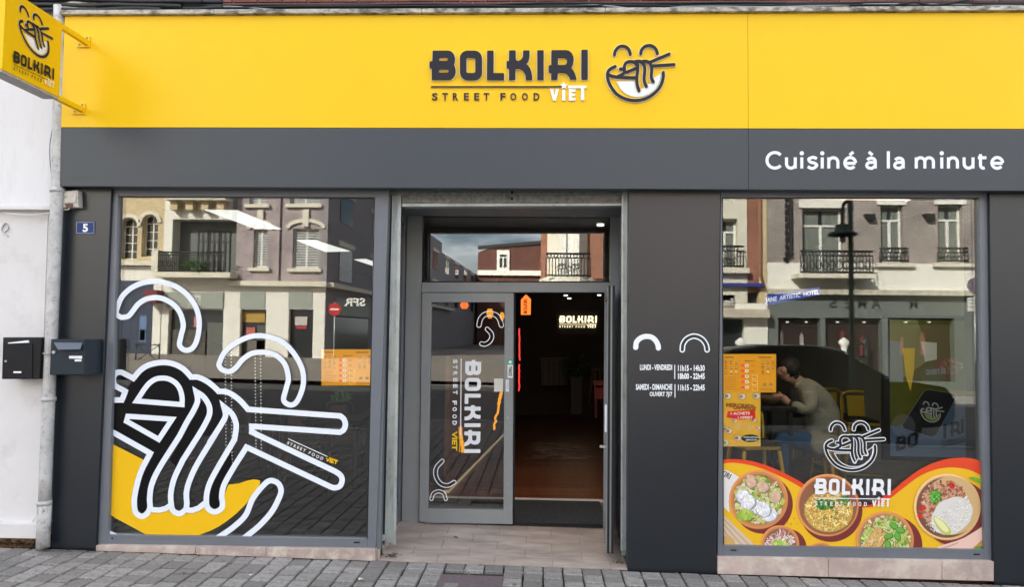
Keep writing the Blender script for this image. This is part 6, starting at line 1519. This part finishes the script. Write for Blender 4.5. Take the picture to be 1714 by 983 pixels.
# --- corner house with phone shop (left window), mauve brick
DC = 40.0; yC = W(430, 450, DC).y
cb = thing('mauve_corner_house', (-15, yC, 0), 'mauve brick corner house with cream ground floor and SFR shop across the street', 'house')
xc0, xc1, xc2 = W(394, 450, DC).x, W(466, 450, DC).x, W(546, 450, DC).x
zco = W(430, 478, DC).z
w1 = WR(425, 384, 446, 448, DC); w1u = WR(418, 300, 446, 342, DC)
faces_wall('brick_wall', xc0, xc1-.001, zco, 9.6, yC, .4, [w1, w1u], M_PNK, cb)
# second bay: slightly turned chamfer treated as its own flat bay
w2 = WR(489, 382, 531, 449, DC); w2u = WR(485, 296, 532, 341, DC)
faces_wall('brick_wall', xc1, xc2, zco, 9.6, yC-.15, .4, [w2, w2u], M_PNK, cb)
for r, y in ((w1, yC), (w1u, yC), (w2, yC-.15), (w2u, yC-.15)):
    bwin(r, y, cb, 'shut'); box('sill', r[0]-.2, r[1]+.2, y+.001, y+.2, r[2]-.2, r[2]-.02, M_CREAM, cb); cx = (r[0]+r[1])/2; wd = (r[1]-r[0])/2+.28
    V, Fc = ribbon([Vector((cx+wd*math.cos(a), r[3]+.02+.42*math.sin(a))) for a in [math.pi*k/10 for k in range(11)]], .2, cap=False)
    mk('arched_hood', [Vector((v.x, y+dy, v.y)) for dy in (.001, .12) for v in V], [tuple(i+len(V) for i in f) for f in Fc]+[(a, b, b+len(V), a+len(V)) for f in Fc for a, b in zip(f, f[1:]+f[:1])], M_CREAM, cb)
    box('keystone', cx-.16, cx+.16, y+.001, y+.16, r[3]+.1, r[3]+1.05, M_CREAM, cb)
def gopen(px0, px1, y0=518, y1=600): return WR(px0, y0, px1, y1, DC)
faces_wall('shop_wall', xc0-.3, xc2, -.3, zco-.001, yC+.06, .35, [gopen(403, 444), gopen(484, 523)], M_CREAM2, cb)
box('cornice', xc0-.4, xc2+.15, yC-.1, yC+.5, zco-.05, zco+.22, M_CREAM, cb); box('plinth', xc0-.3, xc2, yC+.061, yC+.12, -.3, W(450, 600, DC).z, M_SHBLU, cb)
for px0, px1 in ((403, 444), (484, 523)): r = WR(px0, 488, px1, 517, DC); box('sign_band', r[0], r[1], yC+.061, yC+.1, r[2], r[3], M_SIGN, cb)
box('shop_dark', xc0-.3, xc2, yC-.4, yC-.3, -.3, zco, M_DG, cb); box('yellow_display', *[WR(404, 520, 440, 540, DC)[i] for i in (0, 1)], yC-.29, yC-.25, *[WR(404, 522, 440, 540, DC)[i] for i in (2, 3)], mat('amber_display', (.4, .25, .04), .6), cb)
for px0, py0, px1, py1, c_ in ((410, 548, 424, 566, (.5, .12, .1)), (428, 545, 440, 590, (.08, .08, .08)), (492, 530, 512, 545, (.5, .45, .42)), (494, 546, 511, 551, (.4, .03, .04)), (300, 530, 306, 545, (.6, .6, .55)), (322, 530, 330, 548, (.5, .2, .2)), (345, 540, 368, 598, (.1, .11, .1)), (286, 552, 340, 598, (.07, .06, .05)), (412, 570, 440, 598, (.13, .12, .1))):
    r = WR(px0, py0, px1, py1, DC); box('display_item', r[0], r[1], yC-.25, yC-.18, r[2], r[3], mat('display_%d_%d' % (px0, py0), c_, .6), cb)
# shaded side of the corner house running away along the side street
xe, ye_ = WD(806, 450, 112).x, WD(806, 450, 112).y
def sidep(t, z, out=0.0): d = Vector((xe-xc2, ye_-(yC-.1), 0)); nrm = Vector((d.y, -d.x, 0)).normalized()*-1; return Vector((xc2, yC-.1, z))+d*t+nrm*out
M_SHB = mat('grey_side_render', (.27, .25, .26), .9, noise=.1, scale=.8)
prismw('side_wall', [sidep(0, -.3), sidep(1, -.3), sidep(1, 10), sidep(.5, 10), sidep(.5, 11), sidep(0, 11)], Vector((-.4, 0, 0)), M_SHB, cb)
for k in range(9):
    t0 = .03+k*.1; 
    for z0_, z1_ in ((4.6, 6.6), (8, 9.6)):
        f_ = prismw('window', [sidep(t0, z0_, -.02), sidep(t0+.035, z0_, -.02), sidep(t0+.035, z1_, -.02), sidep(t0, z1_, -.02)], Vector((.06, 0, 0)), M_DG, cb); prismw('frame', [sidep(t0-.004, z1_, 0), sidep(t0+.039, z1_, 0), sidep(t0+.039, z1_+.3, 0), sidep(t0-.004, z1_+.3, 0)], Vector((.12, 0, 0)), M_CREAM, f_)
prismw('side_sign', [sidep(.02, 2.6), sidep(.12, 2.6), sidep(.12, 3.6), sidep(.02, 3.6)], Vector((.12, 0, 0)), M_SIGN, cb); prismw('side_cornice', [sidep(0, zco-.05), sidep(.6, zco-.05), sidep(.6, zco+.2), sidep(0, zco+.2)], Vector((.4, 0, 0)), M_CREAM, cb)
prismw('side_shop', [sidep(.02, .3), sidep(.12, .3), sidep(.12, 2.5), sidep(.02, 2.5)], Vector((.06, 0, 0)), M_DG, cb)
V, Fc = text2d('SFR', .03)
r = WR(576, 499, 611, 513, DC-1); mk('shop_letters', [Vector((r[1]-(r[1]-r[0])*v.x, W(590, 505, DC-1).y, r[3]-(r[3]-r[2])*v.y)) for v in V], Fc, M_WINF, cb)
r = WR(318, 494, 338, 512, DC); mk('shop_letters', [Vector((r[1]-(r[1]-r[0])*v.x, yC+.16, r[3]-(r[3]-r[2])*v.y)) for v in V], Fc, M_WINF, cb)
# --- cream house with loggia
lb = thing('cream_loggia_house', (-20, yC, 0), 'cream house with a deep loggia and iron balcony beside the corner house', 'house')
xl0, xl1 = W(273, 450, DC).x, xc0-.3
lo = WR(290, 367, 386, 460, DC)
faces_wall('cream_wall', xl0, xl1, zco+.2, 9.9, yC+.05, .9, [lo], M_CREAM2, lb); box('loggia_back', xl0, xl1, yC-1.0, yC-.86, 3, 9, M_SHGRY, lb)
ww_ = (lo[0]+1.0, lo[1]-.4, lo[2]+.1, lo[3]-.5)
n3 = 3
for k in range(n3): a, b = ww_[0]+(ww_[1]-ww_[0])*k/n3, ww_[0]+(ww_[1]-ww_[0])*(k+1)/n3; bwin((a+.02, b-.02, ww_[2], ww_[3]), yC-.75, lb, 'tall', dep=.05, frame=M_IRON)
r = WR(280, 425, 386, 458, DC); railing(r, yC+.95, lb, arches=True); box('balcony_slab', r[0]-.2, r[1]+.4, yC-.1, yC+1.05, r[2]-.3, r[2]-.02, M_CREAM, lb); box('balcony_pier', r[0]-.35, r[0], yC+.051, yC+1.0, r[2], r[3]+.1, M_CREAM, lb)
r = WR(288, 330, 388, 350, DC); box('upper_balcony', r[0], r[1], yC+.051, yC+.9, r[2]+.35, r[3]+1, M_CREAM, lb)
boxes('corbel', [(r[0]+.2+k*(r[1]-r[0]-.8)/3, r[0]+.6+k*(r[1]-r[0]-.8)/3, yC+.051, yC+.6, r[2]-.15, r[2]+.349) for k in range(4)], M_OCH, lb)
faces_wall('shop_wall', xl0, xl1, -.3, zco+.199, yC+.05, .35, [gopen(283, 372)], M_CREAM2, lb); r = WR(281, 489, 374, 517, DC); box('sign_band', r[0], r[1], yC+.051, yC+.15, r[2], r[3], M_SIGN, lb)
box('shop_dark', xl0, xl1, yC-.35, yC-.3, -.3, zco, M_DG, lb); box('house_mass', xl0, xc2, yC-9, yC-1.01, -.3, 9.5, M_PNK, lb)
box('bounce_wall', xl0-9, xl1, yC-3, yC+.04, 9.95, 17, M_CREAM2, lb)  # unseen pale wall added to throw sunlight back onto the shopfront
foliage('balcony_plant', Vector(((lo[0]+lo[1])/2, yC+.6, zco+.9)), .7, .4, 300, M_GRN2, lb, .05, .12)
# --- ochre Flemish house
ob_ = thing('ochre_arched_house', (-24, yC, 0), 'ochre stone house with arched windows above a navy shopfront at the far left reflection', 'house')
xo0, xo1 = xl0-9, xl0-.001
aw = [WR(203, 364, 229, 434, DC), WR(239, 359, 263, 430, DC)]; d_ = aw[1][0]-aw[0][0]; aw += [(aw[0][0]-d_*k, aw[0][1]-d_*k, aw[0][2], aw[0][3]) for k in (1, 2, 3)]
zo = W(230, 470, DC).z
faces_wall('stone_wall', xo0, xo1, zo, 10, yC+.03, .5, aw, M_OCH, ob_)
for r in aw:
    bwin(r, yC-.05, ob_, 'grid', dep=.3); cx = (r[0]+r[1])/2; rad = (r[1]-r[0])/2
    for s in (-1, 1):
        pts = [Vector((cx+s*rad, yC+.029, r[3]+.001))]+[Vector((cx+s*rad*math.cos(a), yC+.029, r[3]-rad+rad*math.sin(a))) for a in [math.pi/2*k/6 for k in range(7)]][::1]+[Vector((cx, yC+.029, r[3]+.001))]
        prismw('arch_spandrel', pts if s > 0 else pts[::-1], Vector((0, -.4, 0)), M_OCH, ob_)
    V, Fc = ribbon([Vector((cx+(rad+.1)*math.cos(a), r[3]-rad+(rad+.1)*math.sin(a))) for a in [math.pi*k/12 for k in range(13)]], .2, cap=False)
    mk('arch_moulding', [Vector((v.x, yC+dy, v.y)) for dy in (.031, .12) for v in V], [tuple(i+len(V) for i in f) for f in Fc]+[(a, b, b+len(V), a+len(V)) for f in Fc for a, b in zip(f, f[1:]+f[:1])], M_CREAM, ob_)
box('string_course', xo0, xo1, yC+.031, yC+.4, W(230, 445, DC).z, W(230, 438, DC).z, M_CREAM, ob_); faces_wall('pale_frieze', xo0, xo1, zo, W(230, 446, DC).z, yC+.06, .02, [], M_CREAM2, ob_)
box('navy_front', xo0, W(258, 500, DC).x, yC-.2, yC+.1, -.3, zo-.002, M_SHBLU, ob_); box('corner_pier', W(258, 500, DC).x+.001, xo1, yC-.2, yC+.1, -.3, zo-.002, M_CREAM2, ob_)
r = WR(236, 529, 247, 536, DC); box('shop_poster', r[0], r[1], yC+.101, yC+.12, r[2]-1.2, r[3], mat('blue_poster', (.1, .18, .35), .5), ob_)
r = WR(236, 552, 244, 570, DC); box('shop_poster', r[0], r[1], yC+.101, yC+.12, r[2], r[3], mat('amber_poster', (.5, .3, .02), .5), ob_)
r = WR(255, 487, 275, 508, DC); box('red_sign', r[0], r[1], yC+.101, yC+.9, r[2], r[3], mat('maroon_sign', (.16, .01, .02), .5), ob_)
box('house_mass', xo0, xo1, yC-9, yC-.5, -.3, 10, M_OCH, ob_)
# --- far mansard house closing the side street (transom)
DM = 104.0; vm = WD(860, 440, DM); ym = vm.y
mh = thing('brick_mansard_house', (vm.x, ym, 0), 'dark russet brick house with a slate ridge closing the side street', 'house')
q0, q1 = WD(800, 440, DM), WD(935, 440, DM); zr0, zr1 = WD(830, 417, DM).z, WD(905, 410, DM).z
r = (WD(835, 424, DM).x, WD(850, 424, DM).x, WD(840, 450, DM).z, WD(840, 425, DM).z)
prismw('brick_wall', [Vector((q1.x, ym, -1)), Vector((q0.x, ym, -1)), Vector((q0.x, ym, zr0-.5)), Vector((WD(815, 417, DM).x, ym, zr0)), Vector((WD(905, 410, DM).x, ym, zr1)), Vector((q1.x, ym, zr1))], Vector((0, -6, 0)), brickmat('dark_russet_brick', (.13, .045, .03), (.10, .035, .025), (.16, .1, .08)), mh)
prismw('ridge', [Vector((q0.x, ym+.3, zr0)), Vector((q1.x, ym+.3, zr1+.3)), Vector((q1.x, ym+.3, zr1+.8)), Vector((q0.x, ym+.3, zr0+.4))], Vector((0, -1, 0)), M_IRON, mh)
box('dormer', r[0]-.25, r[1]+.25, ym+.01, ym+.3, r[2]-.3, r[3]+.5, M_CREAM2, mh); bwin((r[0], r[1], r[2], r[3]), ym+.62, mh, 'tall', dep=.25, curt=False, fw=.14)
z_ = WD(850, 458, DM).z; box('string_course', q0.x, q1.x, ym+.01, ym+.5, z_-.3, z_+.4, M_CREAM2, mh)
# ------------------------------------------------------------------ street furniture in the reflection
lp = W(1427, 600, 12.2); lamp = thing('street_lamp', Vector((lp.x, lp.y, gz(lp.x))), 'dark green street lamp with a curved arm and hanging lantern', 'street lamp')
tube('post', [Vector((lp.x, lp.y, 0)), Vector((lp.x, lp.y, .9)), Vector((lp.x, lp.y, 5.2))], [.06, .045, .036], M_GREEN, lamp, 14)
for z in (1.0, 2.6, 3.4, 4.1): cyl('collar', (lp.x, lp.y, z), .06, (0, 0, 1), .05, M_GREEN, lamp, 16)
def lq(px, py): return W(px, py, 12.2)
tube('arm', cat3([lq(1427, 352), lq(1424, 340), lq(1417, 338), lq(1412, 346), lq(1411, 376)]), .03, M_GREEN, lamp, 8)
c = lq(1411, 380); pf = [(.03, .06), (.11, .03), (.12, -.06), (.22, -.1), (.23, -.14), (.1, -.15)]
V, Fc = [], []
for i, (r_, z) in enumerate(pf):
    for k in range(18): a = 2*math.pi*k/18; V.append(c+Vector((r_*math.cos(a), r_*math.sin(a), z)))
for i in range(len(pf)-1):
    for k in range(18): Fc.append((i*18+k, i*18+(k+1) % 18, (i+1)*18+(k+1) % 18, (i+1)*18+k))
mk('lantern_hood', V, Fc, M_GREEN, lamp, smooth=True); skin('lantern_globe', [c+Vector((0, 0, -.14)), c+Vector((0, 0, -.27))], [(0, 1)], [.08, .05], mat('lamp_glass', (.4, .4, .38), .15), lamp, 1)
ns = W(560, 518, 30); t = thing('no_entry_sign', Vector((ns.x, ns.y, 0)), 'round red no entry sign with white bar on a post', 'road sign')
cyl('disc', ns, .26, (0, 1, 0), .03, mat('sign_red', (.5, .02, .02), .4), t, 28); box('bar', ns.x-.17, ns.x+.17, ns.y+.031, ns.y+.036, ns.z-.035, ns.z+.035, M_WINF, t); tube('post', [Vector((ns.x, ns.y-.03, -.1)), Vector((ns.x, ns.y-.03, ns.z+.3))], .03, M_ALU, t)
ns = W(1632, 478, 20); t = thing('parking_sign', Vector((ns.x, ns.y, 0)), 'purple grey round sign over a small white plate, mirrored near the right edge', 'road sign')
cyl('disc', ns, .2, (0, 1, 0), .03, mat('sign_back', (.2, .16, .2), .5), t, 28); box('plate', ns.x-.2, ns.x+.2, ns.y, ns.y+.02, ns.z-.68, ns.z-.32, M_WINF, t)
boxes('plate_lines', [(ns.x-.16, ns.x+.16, ns.y+.021, ns.y+.024, ns.z-.4-.09*k, ns.z-.37-.09*k) for k in range(3)], M_SIGN, t); tube('post', [Vector((ns.x, ns.y-.03, -.1)), Vector((ns.x, ns.y-.03, ns.z+.2))], .03, M_ALU, t)
for px0, px1, D_ in ((228, 267, 33), (163, 205, 33)):
    a, b = W(px0, 572, D_), W(px1, 572, D_); z0_ = W(px0, 603, D_).z; t = thing('street_barrier', Vector(((a.x+b.x)/2, a.y, 0)), 'dark crossed pedestrian barrier on the far kerb, '+('nearer the corner house' if px0 > 200 else 'at the left edge'), 'barrier')
    z0_ = .0
    for x in (a.x, b.x): tube('post', [Vector((x, a.y, -.1)), Vector((x, a.y, 1.05))], .035, M_IRON, t)
    tube('top_bar', [Vector((a.x, a.y, 1.0)), Vector((b.x, a.y, 1.0))], .025, M_IRON, t); tube('low_bar', [Vector((a.x, a.y, .25)), Vector((b.x, a.y, .25))], .02, M_IRON, t)
    tube('cross', [Vector((a.x, a.y, .25)), Vector((b.x, a.y, 1.0))], .018, M_IRON, t); tube('cross', [Vector((a.x, a.y, 1.0)), Vector((b.x, a.y, .25))], .018, M_IRON, t)
# parked cars on the road behind the viewer
M_CAR = mat('black_car_paint', (.008, .009, .011), .2, spec=.35); M_CGL = mat('car_glass', (.006, .007, .008), .05, spec=.25); M_TYRE = mat('tyre', (.015, .015, .015), .85); M_RIM = mat('wheel_rim', (.4, .4, .42), .35, .8)
def car(x0, yf, lab, flip=False, s=1.0, m=None, hs=1.0):
    m = m or M_CAR; z = ROADZ+gz(x0); L_ = 4.35*s; t = thing('parked_car', (x0+L_/2, yf-.88, z), lab, 'car', 'cars parked at the kerb')
    prof = [(0, .45), (.03, .75), (.15, .88), (1.0, 1.0), (1.2, 1.02), (4.0, 1.0), (4.25, .95), (4.33, .7), (4.3, .35), (3.9, .25), (.4, .25), (.05, .3)]
    cab = [(.95, 1.0), (1.65, 1.40), (2.1, 1.475), (2.8, 1.48), (3.4, 1.40), (4.1, 1.0)]
    fx = (lambda u: x0+L_-u*s) if flip else (lambda u: x0+u*s)
    bo = prismw('body', [Vector((fx(u), yf, z+h*hs)) for u, h in prof], Vector((0, -1.76, 0)), m, t, .05)
    V = [Vector((fx(u), yf-.1-(.16 if h > 1.2 else 0), z+h*hs)) for u, h in cab]; V2 = [Vector((fx(u), yf-1.66+(.16 if h > 1.2 else 0), z+h*hs)) for u, h in cab]; n_ = len(V)
    mk('cabin', V+V2, [tuple(range(n_)), tuple(range(2*n_-1, n_-1, -1))]+[(i, i+n_, (i+1) % n_+n_, (i+1) % n_) for i in range(n_)], m, t, bev=.03)
    for pts in ([(1.2, 1.04), (1.78, 1.37), (2.5, 1.41), (2.5, 1.04)], [(2.58, 1.04), (2.58, 1.41), (3.3, 1.35), (3.85, 1.04)]):
        prismw('side_window', [Vector((fx(u), yf-.085-(.16*(h-1)/.4 if h > 1.1 else 0), z+h*hs)) for u, h in pts], Vector((0, -.02, 0)), M_CGL, t)
    tube('roof_line', cat3([Vector((fx(u), yf-.2, z+h*hs+.005)) for u, h in ((1.15, 1.06), (1.7, 1.41), (2.5, 1.47), (3.4, 1.40), (4.0, 1.05))]), .014, M_ALU, t, 6)
    for u in (.82, 3.5):
        w_ = cyl('wheel', (fx(u), yf+.01, z+.32), .32, (0, -1, 0), .2, M_TYRE, t, 26); cyl('rim', (fx(u), yf+.02, z+.32), .2, (0, -1, 0), .03, M_RIM, w_, 18); cyl('wheel', (fx(u), yf-1.56, z+.32), .32, (0, -1, 0), .2, M_TYRE, t, 26)
    for u0, u1 in ((.02, .14),): box('headlight', min(fx(u0), fx(u1)), max(fx(u0), fx(u1)), yf-.3, yf+.004, z+.66, z+.8, M_CGL, t)
    box('door_handle', min(fx(2.2), fx(2.38)), max(fx(2.2), fx(2.38)), yf, yf+.03, z+.86, z+.89, M_RIM, t)
    return t
car(2.35, -7.55, 'black hatchback parked opposite the right window, mirrored above the diner', True, s=1.1, hs=1.13)
#car(-6.6, -7.9, 'black car parked opposite the left window, mirrored behind the drawing', True)
#car(-11.9, -7.9, 'dark grey car parked farther along the kerb to the left', True, m=mat('grey_car_paint', (.05, .052, .055), .2, spec=.7))
